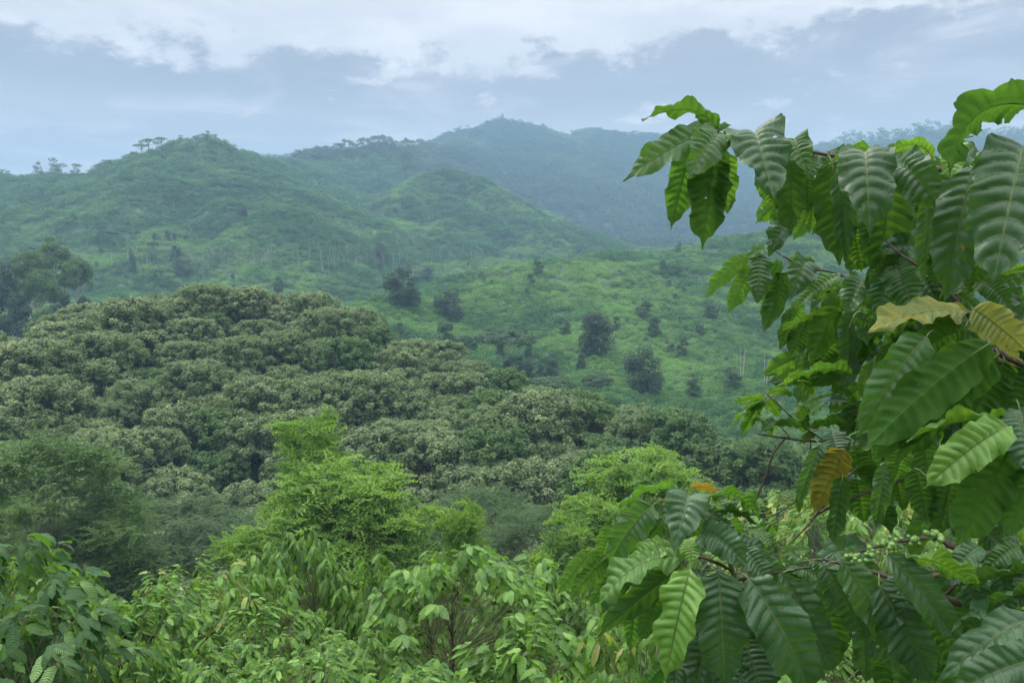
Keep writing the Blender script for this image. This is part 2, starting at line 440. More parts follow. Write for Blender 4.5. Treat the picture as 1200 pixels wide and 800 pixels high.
def make_tree_meshes(kind, H, R, mat, bark, seed, nb=12, leaf=0.3, per=60, aspect=0.5, shape='round', q=0.6, br=0.45, r0=None, fr=0, low=None):
    rg = np.random.default_rng(seed)
    blobs = []
    for i in range(nb):
        a = rg.uniform(0, 2 * math.pi); k = math.sqrt(rg.random())
        if shape == 'umbrella':
            z = H * (0.93 - 0.16 * k * k) + rg.normal(0, 0.025 * H); rr_ = R * br * rg.uniform(.7, 1.2)
            x, y = math.cos(a) * k * R * .85, math.sin(a) * k * R * .85
        elif shape == 'tall':
            t = rg.random(); z = H * ((low or 0.35) + (.93 - (low or 0.35)) * t); k *= (1 - 0.5 * abs(t - .45) * 2) ; rr_ = R * br * rg.uniform(.7, 1.2)
            x, y = math.cos(a) * k * R * .75, math.sin(a) * k * R * .75
        elif shape == 'wisp':
            t = i / nb; z = H * (0.45 + 0.53 * t); rr_ = R * br * rg.uniform(.7, 1.25) * (1.1 - .3 * t); k = 0.3 + .7 * k
            x, y = math.cos(a) * k * R * .8 * (1.05 - .55 * t), math.sin(a) * k * R * .8 * (1.05 - .55 * t)
        else:
            t = rg.random(); z = H * ((low or 0.5) + (.92 - (low or 0.5)) * t); k2 = k * math.sqrt(max(0.05, 1 - (max(0, t - .35) / .75) ** 2)); rr_ = R * br * rg.uniform(.7, 1.25)
            x, y = math.cos(a) * k2 * R * .8, math.sin(a) * k2 * R * .8
        blobs.append((x, y, z, rr_, q))
    v, f, t = spray_leaves(blobs, fr, leaf, aspect, rg) if fr else blob_leaves(blobs, per, leaf, aspect, rg)
    crown = np_mesh(kind + '_crown', v, f, [mat], tint=t)
    trunk, br_ = limbs(blobs, H, r0 or 0.02 * H, rg)
    return crown, trunk.mesh(kind + '_trunk', bark), br_.mesh(kind + '_limbs', bark)
def plant_tree(name, meshes, loc, rz, s, label, cat='tree', group=None, sz=None, crown_name='crown'):
    o = empty(name, loc, rz, s)
    if sz: o.scale = (s, s, sz)
    tag(o, label, cat, group)
    for nme, me in zip((crown_name, 'trunk', 'limbs'), meshes):
        if me is not None: link(bpy.data.objects.new(nme, me), o)
    return o

def scatter_stuff(name, label, pts, scl, hue, protos, parent=None):
    """one object of many small plants: points that carry an instance each"""
    n = len(pts)
    me = bpy.data.meshes.new(name)
    me.vertices.add(n); me.vertices.foreach_set('co', np.asarray(pts, dtype=np.float32).ravel())
    for nm, ty, val in (('scl', 'FLOAT', scl), ('hue', 'FLOAT', hue), ('rz', 'FLOAT', RN.random(n) * 6.283)):
        a = me.attributes.new(nm, ty, 'POINT'); a.data.foreach_set('value', np.asarray(val, dtype=np.float32))
    a = me.attributes.new('pick', 'INT', 'POINT'); a.data.foreach_set('value', RN.integers(0, len(protos), n).astype(np.int32))
    o = link(bpy.data.objects.new(name, me), parent)
    tag(o, label, kind='stuff')
    nt = bpy.data.node_groups.new(name + '_nodes', 'GeometryNodeTree')
    nt.interface.new_socket('Geometry', in_out='INPUT', socket_type='NodeSocketGeometry')
    nt.interface.new_socket('Geometry', in_out='OUTPUT', socket_type='NodeSocketGeometry')
    N = nt.nodes.new; L = nt.links.new
    gi, go = N('NodeGroupInput'), N('NodeGroupOutput')
    gti = N('GeometryNodeGeometryToInstance')
    for p in protos:
        oi = N('GeometryNodeObjectInfo'); oi.inputs['Object'].default_value = p; oi.inputs['As Instance'].default_value = True
        L(oi.outputs['Geometry'], gti.inputs[0])
    # each prototype becomes one instance of the list
    jn = N('GeometryNodeJoinGeometry')
    for nd in [x for x in nt.nodes if x.bl_idname == 'GeometryNodeObjectInfo']:
        nd.inputs['As Instance'].default_value = True
        L(nd.outputs['Geometry'], jn.inputs[0])
    nt.nodes.remove(gti)
    iop = N('GeometryNodeInstanceOnPoints')
    def attr(nm, ty):
        x = N('GeometryNodeInputNamedAttribute'); x.data_type = ty; x.inputs['Name'].default_value = nm; return x.outputs['Attribute']
    cx = N('ShaderNodeCombineXYZ'); L(attr('rz', 'FLOAT'), cx.inputs[2])
    L(gi.outputs[0], iop.inputs['Points']); L(jn.outputs[0], iop.inputs['Instance'])
    iop.inputs['Pick Instance'].default_value = True
    L(attr('pick', 'INT'), iop.inputs['Instance Index'])
    L(cx.outputs[0], iop.inputs['Rotation']); L(attr('scl', 'FLOAT'), iop.inputs['Scale'])
    L(iop.outputs[0], go.inputs[0])
    md = o.modifiers.new('plants', 'NODES'); md.node_group = nt
    return o
def proto(name, v, f, t, mat):
    return bpy.data.objects.new(name, np_mesh(name, v, f, [mat], tint=t))

# ------------------------------------------------------------------ shrubs and low trees that cover the hillsides
protos = []
for i in range(7):
    rg = np.random.default_rng(100 + i)
    bl = [(rg.normal(0, .32), rg.normal(0, .32), rg.uniform(.25, .75), rg.uniform(.25, .5), .8) for _ in range(7)]
    v, f, t = blob_leaves(bl, 170, 0.17, 0.55, rg, up=0.5, jit=0.7)
    protos.append(proto('hillside_shrub', v, f, t, M_SLOPE))
def sector(n, r0, r1, a=1.05):
    n = int(n * a / .70)
    r = np.sqrt(RN.random(n) * (r1 * r1 - r0 * r0) + r0 * r0); t = RN.uniform(-a, a, n)
    return np.sin(t) * r, np.cos(t) * r
forest = []
for i in range(6):
    rg = np.random.default_rng(130 + i)
    bl = [(rg.normal(0, .3), rg.normal(0, .3), rg.uniform(.4, 1.1), rg.uniform(.25, .45), .8) for _ in range(8)]
    v, f, t = blob_leaves(bl, 120, 0.2, 0.6, rg, up=0.5, jit=0.7)
    forest.append(proto('forest_tree', v, f, t, M_FOREST))
PT, SC, HU = [], [], []
for n, r0, r1, s0, s1 in ((19000, 110, 260, 1.1, 2.3), (38000, 240, 560, 1.3, 3.3), (36000, 540, 900, 2.4, 5.2),):
    x, y = sector(n, r0, r1); n = len(x)
    z = height(x, y)
    patch = fbm(x / 38 + 3, y / 38 + 8, 4)
    patch2 = fbm(x / 9 + 3, y / 9 + 8, 2)
    s = RN.uniform(s0, s1, n) * (0.75 + 0.7 * (1 - patch))
    hue = np.clip((patch - 0.42) * 3.0 + (patch2 - .5) * 1.2 + RN.normal(0, .24, n) - .08, 0, 1)
    hue *= np.where((x / y > -.24) & (y > 540) & (y < 705), 1.0, np.where((x / y > -.24) & (y >= 705), .1, np.clip(1.05 - (np.hypot(x, y) - 330) / 480, .28, 1)))
    PT.append(np.stack([x, y, z - 0.15 * s], 1)); SC.append(s); HU.append(hue)
PT, SC, HU = map(np.concatenate, (PT, SC, HU))
def wooded(x, y):       # the forest starts behind the cone-shaped hill and reaches down into the folds
    return (y > 720 + 60 * fbm(x / 60, y / 60, 3)) & (x / y > -0.14 + .06 * (fbm(x / 90, y / 90, 2) - .5))
kk = ~wooded(PT[:, 0], PT[:, 1]); PT, SC, HU = PT[kk], SC[kk], HU[kk]
scatter_stuff('hillside_shrubs', 'dense green shrubs and low coffee covering the hillsides across the valley', PT, SC, HU, protos)
x, y = sector(62000, 700, 1780)
kk = wooded(x, y) | (np.hypot(x, y) > 880); x, y = x[kk], y[kk]
z = height(x, y); s = RN.uniform(5, 11, len(x)) * np.clip(y / 1100, .6, 1)
hue = np.clip((fbm(x / 120, y / 120, 4) - .52) * 3.5 + RN.normal(0, .2, len(x)), 0, 1) * .7
scatter_stuff('mountain_forest', 'bluish forest covering the far mountain ridge', np.stack([x, y, z - .2 * s], 1), s, hue, forest)
under = []
for i in range(5):
    rg = np.random.default_rng(160 + i)
    bl = [(rg.normal(0, .35), rg.normal(0, .35), rg.uniform(.15, .75), rg.uniform(.22, .42), .8) for _ in range(9)]
    v, f, t = blob_leaves(bl, 260, 0.13, 0.5, rg, up=0.4, jit=0.7)
    under.append(proto('undergrowth', v, f, t, M_UNDER))
x, y = sector(12000, 9, 150, 1.05)
k = RN.random(len(x)) < np.clip(60 / np.hypot(x, y), .35, 1); x, y = x[k], y[k]
s = RN.uniform(.9, 1.7, len(x)) * np.clip(np.hypot(x, y) / 45, .45, 1.7)
scatter_stuff('valley_undergrowth', 'dark green undergrowth on the valley floor between the trees', np.stack([x, y, height(x, y) - .1], 1), s, np.clip(RN.normal(.25, .25, len(x)), 0, 1), under)

# ------------------------------------------------------------------ trees
def px_of(x, y, z):
    """picture column and row of a world point (used only to describe and choose things)"""
    f = y * CP - z * SP; u_ = y * SP + z * CP
    return 600 + F * x / f, 400 - F * u_ / f
TEAKS = [make_tree_meshes('broadleaf', 9 + .6 * (i % 3), 5.9, (M_TEAK if i < 5 else M_MIDT), M_BARK, 20 + i, nb=230, leaf=0.36, per=230, aspect=0.6, q=1.0, br=0.085, low=.52 if i < 5 else .35) for i in range(8)]
COUNT = 0
def side_of(px):
    for lim, s in ((40, 'far left'), (130, 'left'), (220, 'inner left'), (310, 'left of the tall feathery tree'), (400, 'behind the tall feathery tree'), (490, 'right of the tall feathery tree'), (580, 'above the red-stemmed sapling'), (680, 'right'), (2000, 'far right')):
        if px < lim: return s
xs, ys = [], []
cand = []
for _ in range(9000):
    d = RND.uniform(42, 150); px = RND.uniform(-120, 900)
    x = (px - 600) / F * d * 1.02
    if all((x - a) ** 2 + (d - b) ** 2 > (4.3 + 0.008 * d) ** 2 for a, b in cand): cand.append((x, d))
kept = []
hs_ = height(np.array([c[0] for c in cand]), np.array([c[1] for c in cand]))
for (x, d), z in zip(cand, hs_):
    # keep the wood to the mound that faces the viewpoint and its foot
    crest = np.interp(px_of(x, d, z)[0], [-100, 0, 190, 280, 380, 500, 640, 760, 900], [98, 104, 138, 140, 134, 122, 106, 92, 80])
    if d > crest: continue
    kept.append((x, d, float(z)))
kept.sort(key=lambda c: c[1])
kept = [c for c in kept if not (c[1] < 56 and px_of(*c)[0] > 520)][:298]
for i, (x, d, z) in enumerate(kept):
    ppx, ppy = px_of(x, d, z + 9)
    place = 'along the crest of the near mound' if d > 105 else 'on the face of the near mound' if d > 70 else 'at the foot of the near mound'
    s = RND.uniform(0.78, 1.22) * (1.0 if d > 60 else 0.9)
    plant_tree('broadleaf_tree', TEAKS[i % 5 if RND.random() > (.14 if ppx < 520 else .55) else 5 + i % 3], (x, d, z), RND.uniform(0, 6.28), s,
               'pale broad-leaved tree %s, %s' % (place, side_of(ppx)), 'tree', 'broad-leaved trees %s, %s' % (place, side_of(ppx)))

def put(meshes, name, H0, px, pytop, d, label, rz=None, wide=1.0, group=None, sink=0.3, cat='tree'):
    """stand a tree on the hillside so that its top reaches the height it has"""
    top = P(px, pytop, d); z = hz(top.x, d) - sink
    h = max(top.z - z, 1.0); s = h / H0
    w = s * wide if wide > 0 else -wide
    o = plant_tree(name, meshes, (top.x, d, z), RND.uniform(0, 6.28) if rz is None else rz, w, label, cat, group, sz=s)
    return o

# --- layered dark trees (umbrella crowns) at the foot of the wood
UMB = [make_tree_meshes('layered', 14, 6.5, M_DFEATH, M_PALE, 60 + i, nb=44, leaf=0.17, aspect=0.4, shape='umbrella', q=0.3, br=0.24, r0=0.16, fr=34) for i in range(3)]
for px, py, d, w, lab in ((185, 590, 52, 1.0, 'wide dark layered tree in the hollow behind the left coffee shrubs'),
                          (95, 600, 47, .8, 'dark layered tree with pale leaning stems near the left edge'),
                          (262, 604, 56, .9, 'dark layered tree under the wood, left of the bright feathery tree'),
                          (330, 655, 44, .8, 'low dark layered tree beneath the bright feathery tree'),
                          (560, 575, 55, .8, 'dark layered tree behind the small red-stemmed sapling'),
                          (640, 600, 47, .8, 'dark layered tree beside the round bright green tree')):
    put(UMB[RND.randrange(3)], 'layered_tree', 14 * .97, px, py, d, lab, wide=w)

# --- feathery trees
FEC = make_tree_meshes('feathery_tall', 12, 4.0, M_FEATH, M_DBARK, 97, nb=64, leaf=0.24, aspect=0.46, shape='tall', q=0.5, br=0.24, r0=0.16, fr=30, low=.2)
FEB = make_tree_meshes('feathery_round', 10, 4.2, M_FEATH, M_DBARK, 91, nb=60, leaf=0.24, aspect=0.46, shape='round', q=0.5, br=0.26, r0=0.17, fr=36, low=.25)
FED = [make_tree_meshes('feathery_dark', 12, 4.2, M_MIDT, M_BARK, 93 + i, nb=56, leaf=0.19, aspect=0.42, shape='round', q=0.5, br=0.26, r0=0.10, fr=34, low=.25) for i in range(2)]
put(FEC, 'feathery_tree', 12, 362, 468, 38, 'tall bright green feathery tree with a dark forked trunk', rz=0.6, wide=.62)
put(FEB, 'feathery_tree', 10, 405, 525, 36, 'bright green feathery tree just right of the tallest one', rz=2.0, wide=.85)
put(FEB, 'feathery_tree', 10, 452, 566, 35, 'rounded feathery tree sloping down towards the red-stemmed sapling', rz=1.0, wide=.8)
put(FEB, 'feathery_tree', 10, 285, 610, 33, 'small bright feathery tree behind the middle coffee shrub', rz=3.0, wide=.6)
put(FEB, 'slender_sapling', 10, 540, 578, 31, 'slender sapling with a thin red-brown stem', rz=4.0, wide=.36)
put(FEB, 'feathery_tree', 10, 748, 516, 42, 'round bright green tree below the green slope', rz=4.2, wide=.78)
put(FEB, 'feathery_tree', 10, 690, 575, 38, 'bright green tree with layered sprays, lower than its round neighbour', rz=5.2, wide=.66)
put(FED[0], 'feathery_tree', 12, 45, 488, 42, 'dull green feathery tree with thin pale stems at the left edge', rz=0.3, wide=.9)
put(FED[1], 'feathery_tree', 12, -30, 560, 34, 'dull green feathery tree cut by the left edge', rz=2.3, wide=.8)
put(FED[0], 'feathery_tree', 12, 120, 560, 44, 'dull green feathery tree in front of the wood, right of the left edge', rz=4.3, wide=.7)
for px, py, d, w, lab in ((830, 560, 50, .9, 'mid green tree behind the yellow leaf of the coffee plant'),
                          (900, 500, 70, .9, 'soft green tree behind the dark hanging twig'),
                          (960, 560, 48, .8, 'mid green tree seen through the gap under the coffee branches'),
                          (1060, 575, 44, .8, 'mid green tree seen above the green berries'),
                          (1180, 560, 46, .9, 'mid green tree seen under the coffee branches at the right edge')):
    put(FED[RND.randrange(2)], 'mid_green_tree', 12, px, py, d, lab, wide=w)

# --- tall dark trees on the left, in front of the left hill
TALL = [make_tree_meshes('tall_forest', 22, 6, (M_MIDT, M_DARK)[i % 2], M_PALE, 120 + i, nb=44, leaf=0.5, per=70, aspect=0.6, shape=('umbrella', 'tall')[i % 2], q=0.5, br=0.28, low=.2, r0=0.22) for i in range(4)]
for px, py, d, k, w, lab in ((62, 264, 230, 0, .62, 'tallest umbrella crowned tree of the dark group at the left edge'),
                             (32, 278, 215, 2, .55, 'flat crowned tree just left of the tallest one at the left edge'),
                             (8, 284, 205, 1, .60, 'dense dark tree at the very left of the dark group'),
                             (88, 284, 225, 2, .5, 'flat crowned tree at the right end of the dark group'),
                             (-18, 296, 200, 3, .6, 'dark tree of the group, cut by the left edge'),
                             (45, 300, 200, 2, .5, 'dark tree under the tallest umbrella crowned one'),
                             (20, 318, 190, 1, .5, 'lower dark tree above the left end of the mound'),
                             (72, 318, 195, 1, .45, 'low dark tree with a pale trunk beside the mound'),
                             (98, 322, 205, 3, .4, 'small dark tree where the group meets the mound'),
                             (2, 345, 170, 3, .5, 'low dark tree just above the mound at the left edge'),
                             (50, 345, 175, 2, .45, 'low dark tree between the mound and the dark group')):
    put(TALL[k], 'tall_dark_tree', 21, px, py + 22, d, lab, wide=w)

# --- single trees that stand out on the green slope
ROUND = [make_tree_meshes('slope_round', 10, 4.0, (M_DARK, M_SMID, M_DARK)[i], M_BARK, 140 + i, nb=40, leaf=0.36, per=170, aspect=0.6, shape='round', q=0.85, br=0.30, low=.16) for i in range(3)]
ROUNDM = [make_tree_meshes('slope_round_mid', 10, 3.6, M_SMID, M_BARK, 150 + i, nb=34, leaf=0.36, per=150, aspect=0.6, shape='tall', q=0.8, br=0.27, low=.12) for i in range(3)]
def base_d(px, py):
    """distance at which the line of sight through a picture position meets the hills"""
    dd = np.concatenate([np.linspace(140, 700, 561), np.linspace(702, 1800, 500)])
    p = P(px, py, 1.0)
    hh = height(p.x * dd, dd)
    hit = np.nonzero(p.z * dd < hh)[0]
    return float(dd[hit[0]]) if len(hit) else None
UMF = [make_tree_meshes('slope_spreading', 14, 6.5, M_SMID, M_BARK, 230 + i, nb=50, leaf=0.5, per=80, aspect=0.6, shape='umbrella', q=0.5, br=0.24, low=.3, r0=.16) for i in range(3)]
SINGLES = [(470, 316, 362, 42, 'R', 'dark round tree standing up from the crest of the green slope'),
 (327, 326, 356, 14, 'R', 'narrow dark tree alone above the crest of the wooded mound'),
 (524, 342, 376, 36, 'R', 'dark tree lower right of the round tree on the slope crest'),
 (697, 366, 418, 40, 'R', 'large dark tree in the middle of the green slope'),
 (752, 408, 462, 46, 'R', 'darkest round tree, low on the green slope'),
 (755, 350, 376, 24, 'M', 'small dark tree above and right of the large one on the slope'),
 (630, 302, 326, 14, 'M', 'small tree on the upper edge of the green slope'),
 (768, 372, 396, 20, 'M', 'small bush-like tree between the two dark slope trees'),
 (618, 425, 452, 17, 'M', 'narrow tree with a pale trunk low on the slope'),
 (649, 422, 452, 26, 'M', 'rounded shrubby tree right of the narrow pale-trunked one'),
 (592, 388, 446, 66, 'U', 'broad dark spreading tree on the left part of the green slope'),
 (545, 395, 440, 30, 'U', 'thin spreading tree left of the broad dark one'),
 (522, 380, 430, 30, 'M', 'hazy green tree with pale stems near the top of the wood'),
 (700, 440, 480, 40, 'U', 'flat crowned tree above the round bright green tree'),
 (640, 450, 490, 60, 'U', 'flat dark canopy tree at the edge of the wood'),
 (722, 372, 390, 12, 'M', 'small upright tree right of the large dark slope tree'),
 (856, 430, 460, 26, 'M', 'round green tree beside the bare pale trunk'),
 (830, 352, 378, 24, 'M', 'soft green tree left of the hanging leaves'),
 (885, 330, 350, 20, 'M', 'pale green tree far up the slope behind the coffee leaves'),
 (500, 312, 330, 22, 'M', 'small tree near the plain behind the slope crest'),
 (285, 243, 262, 12, 'R', 'small dark conical tree on the face of the left hill'),
 (207, 290, 308, 12, 'R', 'small dark tree at the foot of the left hill'),
 (445, 284, 302, 18, 'R', 'dark tree at the left foot of the cone-shaped hill'),
 (465, 318, 330, 14, 'R', 'low dark tree on the plain below the cone-shaped hill'),
 (180, 284, 300, 14, 'U', 'flat crowned tree below the left hill'),
 (128, 270, 290, 22, 'U', 'grey flat crowned tree right of the dark group'),
 (215, 305, 325, 26, 'M', 'grey twiggy tree just above the wooded mound'),
 (190, 315, 332, 24, 'U', 'blue-green flat crowned tree just above the wooded mound'),
 (156, 300, 325, 10, 'M', 'thin tree rising above the left end of the mound'),
 (800, 395, 420, 16, 'M', 'small green tree right of the darkest round tree'),
 (812, 445, 470, 22, 'M', 'low green tree in the fold right of the darkest round tree')]
for px, py, pb, w, k, lab in SINGLES:
    d = base_d(px, pb)
    if d is None: d = 600
    p = P(px, pb, d); zz = hz(p.x, d) - 0.5
    hgt = (pb - py) / F * d + 0.5
    ms, H0, R0 = {'R': (ROUND, 10, 4.3), 'M': (ROUNDM, 10, 3.5), 'U': (UMF, 14, 6.6)}[k]
    o = plant_tree({'R': 'round_dark_tree', 'M': 'slope_tree', 'U': 'spreading_tree'}[k], ms[RND.randrange(3)], (p.x, d, zz), RND.uniform(0, 6.28), 1.15 * (w / F * d) / 2 / R0, lab, 'tree')
    o.scale.z = hgt / (H0 * (.97 if k == 'U' else .95))

n_s = 0
for _ in range(900):
    px, pb = RND.uniform(0, 900), RND.uniform(205, 470)
    d = base_d(px, pb)
    if d is None or d > 860 or n_s >= 150: continue
    p = P(px, pb, d)
    if fbm(np.array([p.x / 45]), np.array([d / 45]), 3)[0] > .50 + RND.uniform(-.06, .1): continue
    n_s += 1
    zone = 'left hill' if px < 400 and d > 450 else 'plain between the hills' if d > 360 and px < 560 else 'cone-shaped hill' if d > 480 else 'green slope'
    o = plant_tree('small_tree', ROUNDM[RND.randrange(3)], (p.x, d, hz(p.x, d) - .6), RND.uniform(0, 6.28), RND.uniform(.28, .6), 'small rounded tree scattered over the ' + zone, 'tree', 'small trees scattered over the ' + zone)
    o.scale.z *= RND.uniform(.7, 1.2)
# --- bare pale trunks on the slope
def bare_trunk(px, py, pb, lab):
    d = base_d(px, pb) or 300
    p = P(px, pb, d); h = (pb - py) / F * d
    mb = MB()
    for k in range(2):
        dx = h * 0.05 * (1 if k else -1)
        mb.add(tube([Vector((dx * .4, 0, -.5)), Vector((dx, 0, h * .5)), Vector((dx * 1.4, 0, h * (1 - .12 * k)))], [h * .012, h * .009, h * .003], 6))
    mb.add(tube([Vector((0, 0, h * .6)), Vector((h * .12, 0, h * .85))], [h * .006, h * .002], 5))
    o = link(bpy.data.objects.new('bare_trunk', mb.mesh('bare_trunk', M_PALE))); o.location = (p.x, d, hz(p.x, d))
    tag(o, lab, 'dead tree')
bare_trunk(869, 402, 446, 'bare pale forked trunk on the green slope')
bare_trunk(897, 415, 455, 'thinner bare pale trunk further right on the slope')
bare_trunk(204, 236, 248, 'tiny bare pale trunk on the face of the left hill')
bare_trunk(503, 248, 262, 'tiny bare pale trunk on the cone-shaped hill')

# --- trees along the skylines
SKY = [make_tree_meshes('skyline', 10, 3.2, M_MIDT, M_BARK, 170 + i, nb=14, leaf=0.6, per=34, aspect=0.6, shape=('umbrella', 'round', 'tall')[i % 3], q=0.7, br=0.33, r0=0.28, low=(.5, .3, .15)[i % 3]) for i in range(6)]
def crest_tree(px, d0, h, w, lab, grp, dj=12, k=None):
    dd = np.linspace(d0 * .8, d0 * 1.25, 60); p = P(px, 300, 1.0)
    hh = height(p.x * dd, dd); i = int(np.argmax(hh / dd)); d = float(dd[i]) + RND.uniform(-dj, dj * .5)
    z = hz(p.x * d, d)
    o = plant_tree('skyline_tree', SKY[RND.randrange(6) if k is None else k % 3 + 3 * RND.randrange(2)], (p.x * d, d, z - h / F * d * (.22 if k != 0 else .05)), RND.uniform(0, 6.28), w / F * d / 2 / 3.3, lab, 'tree', grp)
    o.scale.z = h / F * d / 9.6
for px, h, w, lab in ((75, 16, 18, 'broad tree on the skyline at the left end of the left hill'), (52, 14, 9, 'thin tree beside the broad one at the left end of the skyline'),
                      (98, 14, 14, 'rounded tree where the left hill starts to climb'), (182, 12, 18, 'first of three flat topped trees on the shoulder of the left hill'),
                      (172, 11, 14, 'second of three flat topped trees on the shoulder of the left hill'), (196, 10, 12, 'third flat topped tree, nearest the peak of the left hill'),
                      (251, 9, 8, 'small tree on the very peak of the left hill'), (258, 7, 8, 'low tree just right of the peak of the left hill'), (219, 6, 6, 'tiny tree left of the peak of the left hill')):
    crest_tree(px, 600, h * 1.5, w * 1.25, lab, None, 3, 0 if (h > 9 and px > 150) else 1)
def fringe(x0, x1, n, d0, h0, h1, w0, w1, lab, dj=14, k=None):
    for i in range(n): crest_tree(x0 + (x1 - x0) * (i + RND.uniform(.1, .9)) / n, d0, RND.uniform(h0, h1), RND.uniform(w0, w1), lab, lab, dj, k)
fringe(-10, 48, 12, 600, 6, 12, 7, 12, 'low tree of the row along the far left skyline', 4, 1)
fringe(100, 170, 16, 600, 5, 11, 7, 12, 'low tree of the row along the rising left hill crest', 4, 1)
fringe(270, 395, 26, 800, 4, 10, 6, 11, 'low tree along the saddle between the left hill and the middle ridge', 6, 2)
fringe(394, 500, 34, 920, 10, 17, 7, 10, 'thin-stemmed tree of the open fringe on the middle ridge', 8, 0)
fringe(480, 580, 24, 1450, 7, 13, 8, 13, 'tree on the left shoulder of the blue mountain', 10, 2)
fringe(574, 650, 20, 1500, 7, 14, 8, 13, 'tree on the peak of the blue mountain', 10, 2)
fringe(650, 770, 28, 1580, 6, 11, 8, 14, 'tree on the right shoulder of the blue mountain', 14, 1)
fringe(955, 1205, 60, 1400, 13, 27, 16, 26, 'big rounded tree on the blue ridge at the right', 20, 2)

# --- row of slender pale-stemmed trees on the plain
SLIM = [make_tree_meshes('slim', 10, 1.5, M_MIDT, M_PALE, 190 + i, nb=5, leaf=0.4, per=70, aspect=0.5, shape='round', q=0.6, br=0.5, r0=0.12) for i in range(3)]
def slim_group(x0, x1, pb0, pb1, n, lab):
    for i in range(n):
        px = RND.uniform(x0, x1); pb = RND.uniform(pb0, pb1)
        d = base_d(px, pb)
        if d is None or d > 620: continue
        p = P(px, pb, d)
        plant_tree('slender_tree', SLIM[RND.randrange(3)], (p.x, d, hz(p.x, d) - .2), RND.uniform(0, 6.28), RND.uniform(.75, 1.1), lab, 'tree', lab)
slim_group(130, 260, 300, 330, 34, 'slender pale-stemmed tree on the plain below the left hill')
slim_group(260, 440, 300, 318, 60, 'slender pale-stemmed tree of the plantation between the hills')
slim_group(440, 560, 300, 326, 26, 'slender pale-stemmed tree below the cone-shaped hill')

